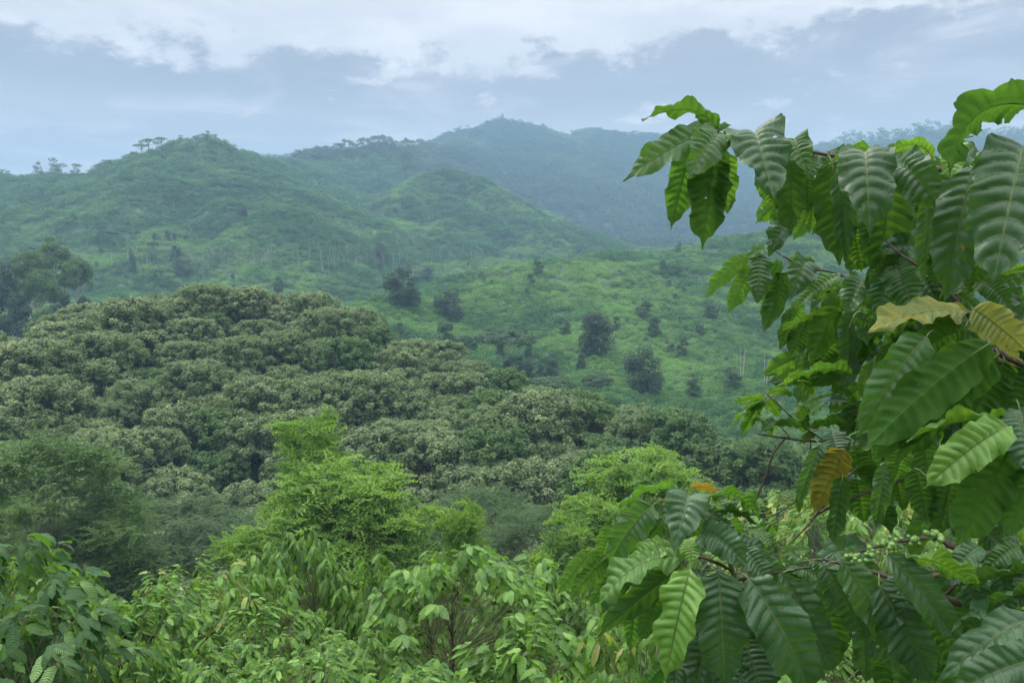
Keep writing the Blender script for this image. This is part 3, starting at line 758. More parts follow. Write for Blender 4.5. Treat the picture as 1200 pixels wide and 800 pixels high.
# ------------------------------------------------------------------ coffee leaves
NV = 12.0                                   # pairs of side veins
def coffee_mat(name, top, under, vein, trans, tcol, rough=0.34, blotch=None, edge=None, spec=0.5, rib=False):
    m, g = new_mat(name)
    uvn = g.n('ShaderNodeUVMap'); uvn.uv_map = 'uv'
    sp_ = g.n('ShaderNodeSeparateXYZ'); g.put(sp_.inputs[0], uvn.outputs[0])
    U, V = sp_.outputs[0], sp_.outputs[1]
    av = g.m('MULTIPLY', g.m('ABSOLUTE', g.m('SUBTRACT', U, 0.5)), 2.0)
    ph = g.m('MULTIPLY', g.m('SUBTRACT', V, g.m('MULTIPLY', g.m('POWER', av, 1.4), 0.085)), NV)
    fr = g.m('ABSOLUTE', g.m('SUBTRACT', g.m('FRACT', g.m('ADD', ph, 0.5)), 0.5))       # 0 on a vein
    side = g.ss(fr, 0.015, 0.07, 1.0, 0.0)
    mid = g.ss(av, 0.018, 0.05, 1.0, 0.0)
    vm = g.m('MAXIMUM', g.m('MULTIPLY', side, 0.30), g.m('MULTIPLY', mid, 0.85))
    tc = g.n('ShaderNodeTexCoord'); oi = g.n('ShaderNodeObjectInfo')
    ofs = g.n('ShaderNodeVectorMath', operation='ADD'); g.put(ofs.inputs[0], tc.outputs['Object'])
    r3 = g.xyz(g.m('MULTIPLY', oi.outputs['Random'], 37.0), 0.0, 0.0); g.put(ofs.inputs[1], r3)
    nz = g.noise(ofs.outputs[0], 22.0, 5, 0.6)
    col = g.mix(g.ss(nz, 0.35, 0.7, 0.0, 0.55), top, tuple(min(1, c * 1.55) for c in top))
    col = g.mix(g.m('MULTIPLY', oi.outputs['Random'], 0.4), col, tuple(c * .62 for c in top))
    if rib:      # older and younger leaves side by side
        n6 = g.noise(ofs.outputs[0], 7.0, 3, 0.7)
        col = g.mix(g.ss(n6, 0.52, 0.68, 0.0, 0.65), col, tuple(min(1, c * f) for c, f in zip(top, (1.9, 1.45, 1.4))))
        col = g.mix(g.ss(n6, 0.46, 0.34, 0.0, 0.6), col, tuple(c * .5 for c in top))
    if blotch:
        n2 = g.noise(ofs.outputs[0], 14.0, 4, 0.65)
        col = g.mix(g.ss(g.m('ADD', n2, g.m('MULTIPLY', fr, -0.25)), 0.38, 0.6), col, blotch)
        n3 = g.noise(ofs.outputs[0], 30.0, 3, 0.6)
        col = g.mix(g.ss(n3, 0.66, 0.74), col, (0.07, 0.035, 0.015))
    col = g.mix(vm, col, vein)
    n4 = g.noise(ofs.outputs[0], 60.0, 2, 0.5)
    col = g.mix(g.ss(n4, 0.74, 0.78, 0.0, 0.7), col, (0.09, 0.07, 0.03))
    if edge: col = g.mix(g.ss(av, 0.93, 1.0), col, edge)
    geo = g.n('ShaderNodeNewGeometry')
    ucol = g.mix(g.m('MULTIPLY', vm, .8), under, tuple(min(1, c * 1.7) for c in under))
    cc = g.mix(geo.outputs['Backfacing'], col, ucol)
    tcc = g.mix(g.ss(nz, 0.3, 0.7), tcol, tuple(c * .72 for c in tcol))
    tcc = g.mix(g.m('MULTIPLY', vm, 0.5), tcc, tuple(c * .45 for c in tcol))
    if blotch: tcc = g.mix(0.5, tcc, blotch)
    n5 = g.noise(ofs.outputs[0], 260.0, 2, 0.5)
    bp = g.n('ShaderNodeBump'); bp.inputs['Strength'].default_value = 0.6; bp.inputs['Distance'].default_value = 0.002
    hgt = g.m('ADD', g.m('MULTIPLY', vm, -1.0), g.m('MULTIPLY', n5, 0.5))
    if rib:      # leaves further off: the quilting between the veins
        bp.inputs['Strength'].default_value = 1.0; bp.inputs['Distance'].default_value = 0.003
        hgt = g.m('POWER', g.m('ABSOLUTE', g.m('SINE', g.m('MULTIPLY', ph, math.pi))), 0.7)
    g.put(bp.inputs['Height'], hgt)
    ro = g.m('ADD', g.m('ADD', rough, g.m('MULTIPLY', nz, 0.2)), g.m('MULTIPLY', geo.outputs['Backfacing'], 0.25))
    leaf_shader(g, cc, tcc, g.m('ADD', trans, g.m('MULTIPLY', geo.outputs['Backfacing'], 0.10)), ro, g.m('MULTIPLY', g.m('SUBTRACT', 1.0, g.m('MULTIPLY', geo.outputs['Backfacing'], 0.75)), spec), bp.outputs[0])
    return m
D_ = coffee_mat('dark_coffee_leaf', (0.038, 0.098, 0.037), (0.046, 0.11, 0.026), (0.24, 0.35, 0.15), 0.24, (0.13, 0.32, 0.03), 0.33, spec=.5)
M_ = coffee_mat('green_coffee_leaf', (0.048, 0.125, 0.032), (0.050, 0.125, 0.022), (0.19, 0.30, 0.11), 0.34, (0.17, 0.40, 0.035), 0.36, spec=.5)
B_ = coffee_mat('young_coffee_leaf', (0.075, 0.18, 0.030), (0.085, 0.19, 0.032), (0.20, 0.32, 0.09), 0.38, (0.20, 0.42, 0.035), 0.42)
L_ = coffee_mat('fresh_light_coffee_leaf', (0.17, 0.34, 0.06), (0.13, 0.26, 0.05), (0.08, 0.22, 0.03), 0.34, (0.26, 0.48, 0.06), 0.36)
Y_ = coffee_mat('yellowing_coffee_leaf', (0.24, 0.30, 0.09), (0.20, 0.25, 0.06), (0.10, 0.16, 0.04), 0.38, (0.55, 0.60, 0.08), 0.4, blotch=(0.40, 0.38, 0.07))
O_ = coffee_mat('orange_dying_coffee_leaf', (0.34, 0.24, 0.03), (0.34, 0.24, 0.04), (0.40, 0.34, 0.07), 0.35, (0.50, 0.36, 0.03), 0.45, blotch=(0.50, 0.36, 0.03))
W_ = coffee_mat('mottled_dying_coffee_leaf', (0.17, 0.19, 0.03), (0.20, 0.20, 0.03), (0.25, 0.24, 0.06), 0.4, (0.42, 0.40, 0.03), 0.45, blotch=(0.27, 0.21, 0.03))
SB_ = coffee_mat('bright_shrub_leaf', (0.12, 0.265, 0.042), (0.12, 0.24, 0.045), (0.24, 0.38, 0.11), 0.28, (0.30, 0.58, 0.05), 0.36, spec=.42, rib=True)
SM_ = coffee_mat('green_shrub_leaf', (0.080, 0.185, 0.036), (0.085, 0.18, 0.04), (0.20, 0.32, 0.10), 0.26, (0.20, 0.45, 0.04), 0.36, spec=.42, rib=True)
SD_ = coffee_mat('dark_shrub_leaf', (0.036, 0.100, 0.030), (0.05, 0.12, 0.035), (0.12, 0.22, 0.08), 0.28, (0.15, 0.34, 0.03), 0.48, spec=.3, rib=True)
MATS = {'d': D_, 'm': M_, 'b': B_, 'l': L_, 'y': Y_, 'o': O_, 'w': W_}
M_STEM = bark_mat('green_brown_stem', (0.10, 0.13, 0.05), (0.17, 0.19, 0.09), 30)

SHP_S = [0, .03, .08, .16, .28, .42, .56, .68, .78, .86, .92, .965, 1.0]
SHP_W = [.05, .28, .60, .87, .99, 1.0, .97, .90, .74, .50, .22, .07, .0]
def leaf_geometry(path, Nn, width, ns=54, nv=12, corr=0.010, wav=0.02, fold=0.10, seed=0, twist=0.0, petiole=None, pr=0.0016, width_bias=0.0):
    """a quilted coffee leaf: path = cubic Bezier control points, Nn = direction its upper face looks to"""
    rg = np.random.default_rng(seed)
    p0, p1, p2, p3 = [np.array(p) for p in path]
    s = np.linspace(0, 1, ns + 1)[:, None]
    c = (1 - s) ** 3 * p0 + 3 * (1 - s) ** 2 * s * p1 + 3 * (1 - s) * s * s * p2 + s ** 3 * p3
    t = unit(3 * (1 - s) ** 2 * (p1 - p0) + 6 * (1 - s) * s * (p2 - p1) + 3 * s * s * (p3 - p2))
    N0 = np.array(Nn, dtype=float)
    chord = unit(p3 - p0)
    S0 = unit(np.cross(chord, N0))
    S = unit(S0 - t * (t @ S0)[:, None]); N = np.cross(S, t)
    tw = twist * s
    S, N = S * np.cos(tw) + N * np.sin(tw), N * np.cos(tw) - S * np.sin(tw)
    ss = s[:, 0]
    hw = np.interp(ss, SHP_S, SHP_W)
    v = np.linspace(-1, 1, nv + 1)
    VV, SS = np.meshgrid(v, ss)
    hwl = hw[:, None] * width * 0.5
    # uneven outline, a little different on each side
    pa, pb_ = rg.uniform(0, 6.28, 2)
    rag = 1 + 0.045 * np.sin(SS * NV * 6.283 * .5 + np.where(VV > 0, pa, pb_)) + 0.03 * np.sin(SS * 23 + np.where(VV > 0, pb_, pa))
    SK = SS * rg.uniform(.84, 1.12); SK0 = SS; SS = SK
    phi = (SS - 0.085 * np.abs(VV) ** 1.4) * NV
    env = (1 - (1 - np.abs(VV)) ** 5) * np.clip(hw[:, None] * 1.6, 0, 1) * (1 - 0.25 * np.abs(VV) ** 4)
    h = corr * (np.abs(np.sin(math.pi * phi)) ** 0.55 - .4) * env
    h += wav * np.sin(math.pi * phi * .5 + np.where(VV > 0, pa, pb_ + 2)) * np.abs(VV) ** 3 * np.clip(hw[:, None] * 1.5, 0, 1)
    h += 0.4 * wav * np.sin(SS * 9 + np.where(VV > 0, pb_, pa)) * np.abs(VV) ** 2
    h += fold * hwl * 2 * (np.abs(VV) - 0.62 * VV * VV) * (1 + .4 * rg.normal())
    h -= 0.003 * np.exp(-(VV / .07) ** 2) * np.clip(hw[:, None], 0, 1)
    co = c[:, None, :] + S[:, None, :] * (VV * hwl * rag)[..., None] + N[:, None, :] * h[..., None]
    # margins also ripple along the leaf
    co += t[:, None, :] * (0.35 * wav * np.sin(math.pi * phi + pa) * np.abs(VV) ** 3)[..., None]
    n1 = nv + 1
    i, j = np.meshgrid(np.arange(ns), np.arange(nv), indexing='ij')
    a = i * n1 + j
    f = np.stack([a, a + 1, a + n1 + 1, a + n1], -1).reshape(-1, 4)
    if ns > 30:
        keepf = np.ones((ns, nv), bool)
        for _ in range(int(rg.choice([0, 0, 0, 1, 2]))):       # insect holes
            q0, q1 = rg.integers(6, ns - 8), rg.integers(1, nv - 1)
            keepf[q0:q0 + rg.integers(1, 3), q1:q1 + 1] = False
        if rg.random() < .35:                                  # a bite at the margin
            q0 = rg.integers(10, ns - 14); keepf[q0:q0 + rg.integers(1, 3), (0 if rg.random() < .5 else nv - 1)] = False
        f = f[keepf.ravel()]
    co = co.reshape(-1, 3); uv = np.stack([(VV + 1) / 2, SS], -1).reshape(-1, 2)
    mi = np.zeros(len(f), int)
    # midrib and leaf stalk
    pts = []
    if petiole is not None:
        q = np.array(petiole); m_ = (q + p0) / 2 + np.array([0, 0, .004])
        pts += [(Vector(q), pr * 1.3), (Vector(m_), pr * 1.1)]
    k = max(1, ns // 9)
    for ii_ in range(0, ns + 1, k):
        pts.append((Vector(c[ii_] - N[ii_] * pr * 0.7), pr * (1.05 - .85 * ii_ / ns)))
    tv, tf_ = tube([p for p, _ in pts], [r for _, r in pts], 4 if ns < 30 else 5)
    o = len(co)
    co = np.concatenate([co, np.array(tv)]); uv = np.concatenate([uv, np.full((len(tv), 2), 0.5)])
    f = np.concatenate([f, np.array(tf_) + o]); mi = np.concatenate([mi, np.ones(len(tf_), int)])
    return co, f, uv, mi

# ------------------------------------------------------------------ coffee shrubs on the slope below
def small_leaf_set(mats, n=6, seed=0, aspect=.42, droop=.45):
    out = []
    for i in range(n):
        dr = droop * RND.uniform(.4, 1.5)
        path = [(0, 0, 0), (.33, 0, .06), (.70, 0, -.12 * dr - .02), (.98, 0, -.55 * dr)]
        co, f, uv, mi = leaf_geometry(path, (0, 0, 1), aspect, ns=8, nv=4, corr=0.012, wav=0.035, fold=.12, seed=seed + i, twist=RND.uniform(-.3, .3), pr=.008)
        out.append((co, f, uv, mi, mats[i % len(mats)]) + leaf_geometry(path, (0, 0, 1), aspect, ns=7, nv=2, corr=0.0, wav=0.03, fold=.12, seed=seed + i, pr=.008)[:3])
    return out
_setc = {}
def leaf_set(key, mats, aspect, droop):
    if key not in _setc:
        st = small_leaf_set(mats, 7, 1000 + len(_setc) * 50, aspect, droop)
        _setc[key] = (st, [np_mesh('coffee_leaf', co, f, [mt, M_STEM], uv=uv, smooth=True, matidx=mi) for co, f, uv, mi, mt, c2, f2, u2 in st])
    return _setc[key]
def coffee_shrub(px, pytop, d, R, key, leaf_len, label, nleaf=1100, keep=250, extra=None, name='coffee_shrub', aspect=.42, droop=.45, mats=None, pitch0=.15, width_fall=.6):
    top = P(px, pytop, d); z0 = hz(top.x, d) - .05
    H = max(top.z - z0, .9) * (1.10 if px > 580 else 1.0 if px > 480 else 1.06)
    rg = np.random.default_rng(int(px * 7 + d * 13) % 100000)
    root = empty(name, (top.x, d, z0)); tag(root, label, 'coffee shrub')
    stems, brs = MB(), MB()
    st, meshes = leaf_set(key, mats, aspect, droop)
    leaves = []
    nst = 3
    tips = []
    for k in range(nst):
        a = rg.uniform(0, 6.28); q = R * .28 * (k > 0)
        e = Vector((math.cos(a) * q, math.sin(a) * q, H * rg.uniform(.7, .82)))
        pts, rad = smooth_path([(Vector((rg.normal(0, .05), rg.normal(0, .05), -.1)), .03), (Vector((e.x * .4, e.y * .4, H * .4)), .02), (e, .004)], 4)
        stems.add(tube(pts, rad, 5)); tips.append((pts, e))
    nb = int(nleaf / 9)
    lob = rg.normal(size=(4, 3)) * 2.2; lph = rg.uniform(0, 6.28, 4)
    for b in range(nb):
        dv = rg.normal(size=3); dv[2] = abs(dv[2]) * 1.2 - (.25 if rg.random() < .5 else 0); dv /= np.linalg.norm(dv)
        k = (1 + .16 * float(np.sin(lob @ dv + lph).sum())) * rg.uniform(.55, 1.0) ** .5
        cz = H * .42
        tip = Vector((dv[0] * R * k, dv[1] * R * k, max(.12, cz + dv[2] * (H - cz) * min(k, 1.0))))
        pts, e = tips[rg.integers(nst)]
        hh = min(max(tip.z - R * .35, .1), H * .8) / H
        f0 = hh * (len(pts) - 1); i = min(int(f0), len(pts) - 2); s0 = pts[i].lerp(pts[i + 1], f0 - i)
        v_ = tip - s0; L = v_.length; a = math.atan2(v_.y, v_.x)
        bp = [s0 + v_ * t + Vector((0, 0, L * .22 * math.sin(math.pi * t) * (1 if dv[2] < .6 else .3))) for t in np.linspace(0, 1, 6)]
        brs.add(tube(bp, [.0055 * (1 - .7 * t) for t in np.linspace(0, 1, 6)], 3))
        hfrac = tip.z / H
        nn = int(rg.integers(3, 6))
        for q in range(nn):
            t = 1 - (nn - 1 - q) * leaf_len * .36 / max(L, .3)
            if t < .15: continue
            if hfrac < .42 and rg.random() < .25 and R > .7: continue
            f = t * 5; i0 = min(int(f), 4); p = bp[i0].lerp(bp[i0 + 1], f - i0)
            for sg in (-1, 1):
                yaw = a + sg * rg.uniform(.5, 1.4) * (1 - .4 * (q == nn - 1)) + rg.normal(0, .15)
                pit = pitch0 + abs(rg.normal(0, .35)) + .3 * (1 - hfrac)
                leaves.append((p, yaw, pit, rg.normal(0, .3), leaf_len * rg.uniform(.55, 1.1) * (1 if q < nn - 1 else .8)))
    link(bpy.data.objects.new('stem', stems.mesh('coffee_stem', M_DBARK)), root)
    link(bpy.data.objects.new('branches', brs.mesh('coffee_branches', M_STEM)), root)
    # leaves that show largest become parts of their own, the hidden rest one mass
    view = Vector((-top.x, -d, 0)).normalized()
    sc_ = [(l[0].x * view.x + l[0].y * view.y) / R * .7 + l[0].z / H * 1.2 + rg.normal(0, .22) for l in leaves]
    order = np.argsort(sc_)[::-1]
    VS, FS, UV_, MI, off = [], [], [], [], 0
    mslots = []
    for n_, idx in enumerate(order):
        p, yaw, pit, rol, ln = leaves[idx]
        k = int(rg.integers(len(meshes)))
        mtx = Matrix.Translation(p) @ Matrix.Rotation(yaw, 4, 'Z') @ Matrix.Rotation(pit, 4, 'Y') @ Matrix.Rotation(rol, 4, 'X') @ Matrix.Scale(ln, 4)
        if n_ < keep:
            o = bpy.data.objects.new('leaf', meshes[k]); sc.collection.objects.link(o); o.parent = root; o.matrix_local = mtx
        else:
            mt, co, f, uv = st[k][4:]; mi = np.zeros(14, int)
            m3 = np.array(mtx)
            f, co, uv = f[:14], co[:24], uv[:24]           # blade only, no stalk, in the mass
            VS.append(co @ m3[:3, :3].T + m3[:3, 3]); FS.append(f + off); off += len(co); UV_.append(uv)
            if mt not in mslots: mslots.append(mt)
            MI.append(np.where(mi == 1, 0, mslots.index(mt) + 1))
    if VS:
        o = bpy.data.objects.new('foliage', np_mesh('coffee_foliage', np.concatenate(VS), np.concatenate(FS), [M_STEM] + mslots, uv=np.concatenate(UV_), smooth=True, matidx=np.concatenate(MI)))
        link(o, root); o['kind'] = 'stuff'
    return root
MD = [SD_, SM_, SD_, SD_, SM_, SD_, SD_]; ML = [SM_, SB_, SB_, SM_, L_, SB_, SM_]; MX = [SM_, SB_, SM_, SB_, SM_, SB_, SD_]; MY = [SB_, SB_, SM_, SB_, SM_, Y_, SB_]; MP = [L_, SM_, SB_, SM_, SB_, SM_, SB_]
SHR = [
 (-15, 652, 3.9, .75, 'big', .23, 'coffee shrub with large curled leaves cut by the left edge', MD, 450),
 (88, 652, 5.8, 1.0, 'big2', .26, 'coffee shrub with big drooping leaves, top left of the shrub row', MX, 700),
 (45, 735, 3.6, .85, 'darkfan', .20, 'dark coffee shrub with fan-like ribbed leaves in the bottom left corner', MD, 700),
 (170, 700, 5.6, .9, 'light', .15, 'small-leaved light green coffee shrub right of the drooping one', ML, 900),
 (222, 672, 6.6, 1.2, 'light', .17, 'bright coffee shrub with a few orange young leaves at its top', MY, 1100),
 (365, 630, 7.6, 1.35, 'long', .21, 'tall rounded coffee shrub with long hanging leaves', MX, 1500),
 (300, 735, 5.6, .9, 'light', .15, 'light leafy shrub in front of the tall rounded one', ML, 900),
 (440, 672, 7.0, .9, 'long', .19, 'drooping coffee shrub between the tall rounded one and the broad one', MX, 900),
 (415, 758, 5.0, .8, 'light', .15, 'low light green shrub below the drooping coffee shrub', ML, 900),
 (530, 643, 5.4, .95, 'broad', .19, 'broad-leaved coffee shrub with a dark hollow, middle of the row', MP, 800),
 (625, 634, 6.4, 1.0, 'broad', .19, 'broad coffee shrub right of the dark hollow', MP, 900),
 (690, 660, 6.6, .9, 'broad', .18, 'coffee shrub just behind the left tips of the nearest coffee plant', MX, 800),
 (520, 762, 4.4, .7, 'broad', .16, 'low coffee shrub beneath the broad-leaved one', MX, 700),
 (600, 750, 3.9, .75, 'pale', .15, 'pale green shrub with spreading layered leaves at the bottom middle', MP, 800),
 (670, 745, 3.3, .6, 'pale', .17, 'pale ribbed-leaved shrub at the bottom, left of the nearest coffee plant', MP, 650),
 (230, 780, 4.2, .75, 'light', .13, 'low light shrub at the bottom edge, left of the middle', ML, 900),
 (130, 765, 4.4, .7, 'long', .15, 'low coffee shrub at the bottom edge beside the dark fan-leaved one', MX, 700),
 (345, 790, 4.0, .6, 'light', .12, 'low pale weed-like shrub at the bottom edge under the tall rounded one', ML, 700),
 (450, 795, 3.8, .6, 'light', .12, 'low bright weed-like shrub at the bottom edge, near the middle', ML, 700),
 (930, 612, 7.6, 1.2, 'light', .17, 'bright coffee shrub seen below the crossing dark twigs', MY, 1100),
 (1020, 622, 6.8, 1.2, 'light', .17, 'bright coffee shrub behind the green berries', MY, 1100),
 (1130, 600, 8.5, 1.4, 'long', .19, 'light coffee shrub seen beyond the thick brown branch', MY, 1200),
 (1210, 640, 6.0, 1.1, 'long', .19, 'light coffee shrub at the right edge behind the thick brown branch', MY, 900),
 (960, 760, 4.6, .9, 'light', .15, 'shrub in the dim gap under the nearest big leaves', ML, 700),
 (760, 735, 3.4, .6, 'long', .15, 'bright small shrub under the nearest coffee plant', MY, 500),
]
for px, py, d, R, key, ll, lab, mats, nl in SHR:
    ll *= .76; nl = int(nl * 2.1); R *= .90
    coffee_shrub(px, py, d, R, key + str(id(mats) % 97), ll, lab, nl, 170, mats=mats, aspect=.42 if key in ('broad', 'pale') else .31 if key == 'long' else .36, droop=1.0 if key in ('long', 'big2') else .6, pitch0=.35 if key in ('long', 'big2') else .02)

# weeds and grass between the shrubs
weeds = []
for i in range(5):
    rg = np.random.default_rng(400 + i)
    n = 220; cen = rg.normal(0, .18, (n, 3)); cen[:, 2] = np.abs(cen[:, 2]) * 1.0 + .02
    v, f = leaf_cards(cen, rg.normal(size=(n, 3)) * .5 + [0, 0, 1], .045 * (0.6 + .8 * rg.random(n)), .35, rg)
    weeds.append(proto('weed', v, f, np.repeat(rg.random(n), 2), M_UNDER))
x = RN.uniform(-9, 9, 12000); y = RN.uniform(3.6, 13, 12000)
k = np.abs(x) < y * .9 + 1; x, y = x[k], y[k]
scatter_stuff('weeds_and_grass', 'low weeds covering the ground between the coffee shrubs', np.stack([x, y, height(x, y)], 1), RN.uniform(.7, 1.6, len(x)), np.clip(RN.normal(.4, .3, len(x)), 0, 1), weeds)

# ------------------------------------------------------------------ the nearest coffee tree and plant
def near_tree(name, label, loc):
    o = empty(name, loc); tag(o, label, 'coffee tree'); return o
def add_branch(root, pts, name='branch', mat=None, extra=6, knobs=True):
    """pts: (column, row, distance, radius)"""
    base = root.location
    ps = [(P(a, b, c) - base, r) for a, b, c, r in pts]
    pp, rr_ = smooth_path(ps, extra)
    mb = MB()
    # swollen joints where leaf pairs sit
    rad = [r * (1 + (.35 if (i % 4 == 0 and knobs) else 0)) for i, r in enumerate(rr_)]
    pp = [p + Vector((mn.noise(p * 40), mn.noise(p * 40 + Vector((9, 0, 0))), mn.noise(p * 40 + Vector((0, 9, 0))))) * rr_[i] * .5 for i, p in enumerate(pp)]
    mb.add(tube(pp, rad, 8))
    o = link(bpy.data.objects.new(name, mb.mesh(name, mat or M_DBARK)), root)
    return [p + base for p in pp]
NL = 0
LEAVES, REST = {}, []
def hero_leaf(root, nodes, bx, by, tx, ty, w, d, face='T', col='d', bow=.12, dz=0.0, roll=None, asp=.41, wv=1.15, ns=84):
    """a leaf hung from (bx, by) to (tx, ty); w its seen width, d its distance, face which side shows"""
    global NL
    NL += 1
    rg = random.Random(NL * 7 + 1)
    B = P(bx, by, d); T0 = P(tx, ty, d)
    L2 = (T0 - B).length
    W = w / F * d
    W = max(W, 0.0)
    if face in 'TU':
        # a leaf seen broad and short reaches towards or away from the viewer
        W *= 1.06
        L = max(L2, W / asp * .9)
        ext = math.sqrt(max(L * L - L2 * L2, 0))
        dd = d - ext * .8 + dz if face == 'T' else d + ext * .6 + dz
        T = P(tx, ty, dd)
    else:
        T = P(tx, ty, d + dz); L = (T - B).length
        W = L * asp
    Cc = (T - B).normalized(); mid = (B + T) / 2
    Vw = (-mid).normalized()                       # towards the viewpoint
    Nf = (Vw - Cc * Vw.dot(Cc)).normalized()
    up = Vector((0, 0, 1)); Nu = up - Cc * up.dot(Cc)
    Nu = Nu.normalized() if Nu.length > .05 else Nf
    Sd = Cc.cross(Nf)
    r = rg.uniform(-.28, .28) if roll is None else roll
    if face == 'T': N = Nf * math.cos(r) + Sd * math.sin(r)
    elif face == 'U': N = -(Nf * math.cos(r) + Sd * math.sin(r))
    else:
        # edge-on leaf with its upper face to the sky; seen from just above (E) or below (e)
        k = (w / F * d) / (W + 1e-6); k = min(max(k, .12), .9)
        N = (Nu * math.sqrt(1 - k * k) + Nf * (k if face == 'E' else -k)).normalized()
    bowv = Nu if face in 'Ee' else (Nf * .9 * (1 if face == 'T' else -.5) + up * .5)
    p1 = B.lerp(T, .30) + bowv * bow * L * 1.35
    p2 = B.lerp(T, .68) + bowv * bow * L * 1.05
    Wd = W
    near = min(nodes, key=lambda q: (q - B).length) if nodes else None
    pet = None
    if near is not None:
        v = near - B
        pet = near if v.length < .09 else B + v.normalized() * .035
    bk = rg.uniform(.55, 1.7); p1 = B.lerp(T, .30).lerp(p1, bk); p2 = B.lerp(T, .68).lerp(p2, bk * rg.uniform(.7, 1.3))
    b = root.location
    co, f, uv, mi = leaf_geometry([B - b, p1 - b, p2 - b, T - b], N, Wd, ns=ns, nv=12 if ns > 60 else 8, corr=.0098 * (Wd / .09), wav=.0105 * (Wd / .09) * wv, fold=.11, seed=NL, twist=rg.uniform(-.5, .5),
                                  petiole=(pet - b) if pet is not None else None, pr=.0014)
    LEAVES[root.name] = LEAVES.get(root.name, 0) + 1
    if LEAVES[root.name] > 296:          # past the limit: one mass of leaves deep in the crown
        REST.append((co, f, uv, mi, col)); return None
    o = bpy.data.objects.new('leaf', np_mesh('big_coffee_leaf', co, f, [MATS[col], M_STEM], uv=uv, smooth=True, matidx=mi))
    link(o, root)
    if col == 'o': o['label'] = 'orange dying leaf'
    if col == 'y': o['label'] = 'pale yellow mottled leaf'
    if col == 'w': o['label'] = 'yellow and brown blotched leaf'
    return o

tb = P(1420, 500, 2.0)
tree1 = near_tree('coffee_tree', 'large-leaved coffee tree reaching in from the right with green berries', (tb.x, tb.y, hz(tb.x, tb.y)))
gz1 = hz(tb.x, tb.y)
mb = MB(); pts, rad = smooth_path([(Vector((0.05, 0, -.2)), .045), (Vector((0, 0, .8)), .038), (Vector((-.03, 0, 1.8)), .030), (Vector((0, 0, 2.6)), .020), (Vector((.01, 0, 3.1)), .006)], 6)
mb.add(tube(pts, rad, 10)); link(bpy.data.objects.new('trunk', mb.mesh('coffee_trunk', M_DBARK)), tree1)
BR = {}
BR['top'] = add_branch(tree1, [(1420, 330, 2.0, .010), (1260, 235, 1.85, .008), (1140, 205, 1.85, .0065), (1040, 192, 1.9, .0055), (940, 176, 1.95, .0042), (885, 166, 1.98, .0035), (843, 156, 2.0, .002)])
BR['topr'] = add_branch(tree1, [(1420, 300, 1.95, .009), (1300, 160, 1.6, .006), (1215, 128, 1.5, .004)])
BR['tw2'] = add_branch(tree1, [(1420, 520, 2.0, .010), (1200, 428, 1.75, .0075), (1165, 402, 1.75, .006), (1132, 366, 1.75, .005), (1092, 323, 1.8, .0035), (1058, 300, 1.85, .003), (1038, 282, 1.9, .002)])
BR['mid'] = add_branch(tree1, [(1420, 560, 2.1, .010), (1210, 450, 2.3, .007), (1110, 400, 2.5, .005), (1030, 350, 2.7, .0045), (985, 322, 2.8, .0035), (940, 312, 2.8, .003), (899, 288, 2.85, .002)])
BR['tw4'] = add_branch(tree1, [(1420, 600, 2.0, .010), (1200, 512, 2.1, .006), (1140, 537, 2.15, .005), (1076, 555, 2.2, .0042), (1022, 574, 2.2, .004), (962, 600, 2.2, .0035), (948, 614, 2.2, .003), (930, 632, 2.2, .0015)], 'twig')
BR['tw5'] = add_branch(tree1, [(1060, 500, 2.35, .003), (996, 556, 2.25, .003), (965, 592, 2.2, .003), (950, 610, 2.2, .003)], 'twig')
BR['tw5b'] = add_branch(tree1, [(950, 505, 2.3, .002), (948, 540, 2.3, .0026), (936, 583, 2.3, .0026), (898, 608, 2.3, .0016)], 'twig')
BR['left'] = add_branch(tree1, [(1420, 580, 2.2, .010), (1150, 500, 2.5, .006), (1030, 512, 2.5, .0045), (965, 517, 2.5, .0038), (920, 513, 2.5, .0035), (887, 508, 2.5, .0018)])
BR['drop'] = add_branch(tree1, [(920, 514, 2.5, .003), (906, 532, 2.5, .003), (898, 556, 2.5, .0032), (884, 590, 2.5, .003)], 'twig')
BR['up1'] = add_branch(tree1, [(965, 516, 2.5, .0028), (935, 495, 2.5, .0024), (912, 474, 2.5, .002), (897, 460, 2.5, .0014)], 'twig')
BR['up2'] = add_branch(tree1, [(926, 513, 2.5, .0018), (915, 500, 2.5, .0016), (905, 496, 2.5, .001)], 'twig')
BR['berry'] = add_branch(tree1, [(1420, 600, 1.9, .016), (1260, 640, 1.6, .011), (1200, 648, 1.52, .0095), (1160, 650, 1.5, .0085), (1140, 656, 1.5, .0085), (1118, 642, 1.5, .006), (1095, 630, 1.5, .005), (1055, 634, 1.52, .004), (1000, 648, 1.55, .002)], 'berry_branch')
BR['red'] = add_branch(tree1, [(1150, 652, 1.5, .006), (1128, 668, 1.5, .005), (1100, 674, 1.52, .0042), (1050, 679, 1.55, .003)], 'twig', M_RBARK)
BR['red2'] = add_branch(tree1, [(1146, 656, 1.5, .005), (1125, 680, 1.5, .004), (1106, 698, 1.52, .003)], 'twig')
BR['low'] = add_branch(tree1, [(1420, 760, 1.8, .012), (1230, 740, 1.55, .008), (1120, 705, 1.5, .006), (1030, 672, 1.55, .005), (965, 655, 1.65, .003)])
ALLN = sum(BR.values(), [])
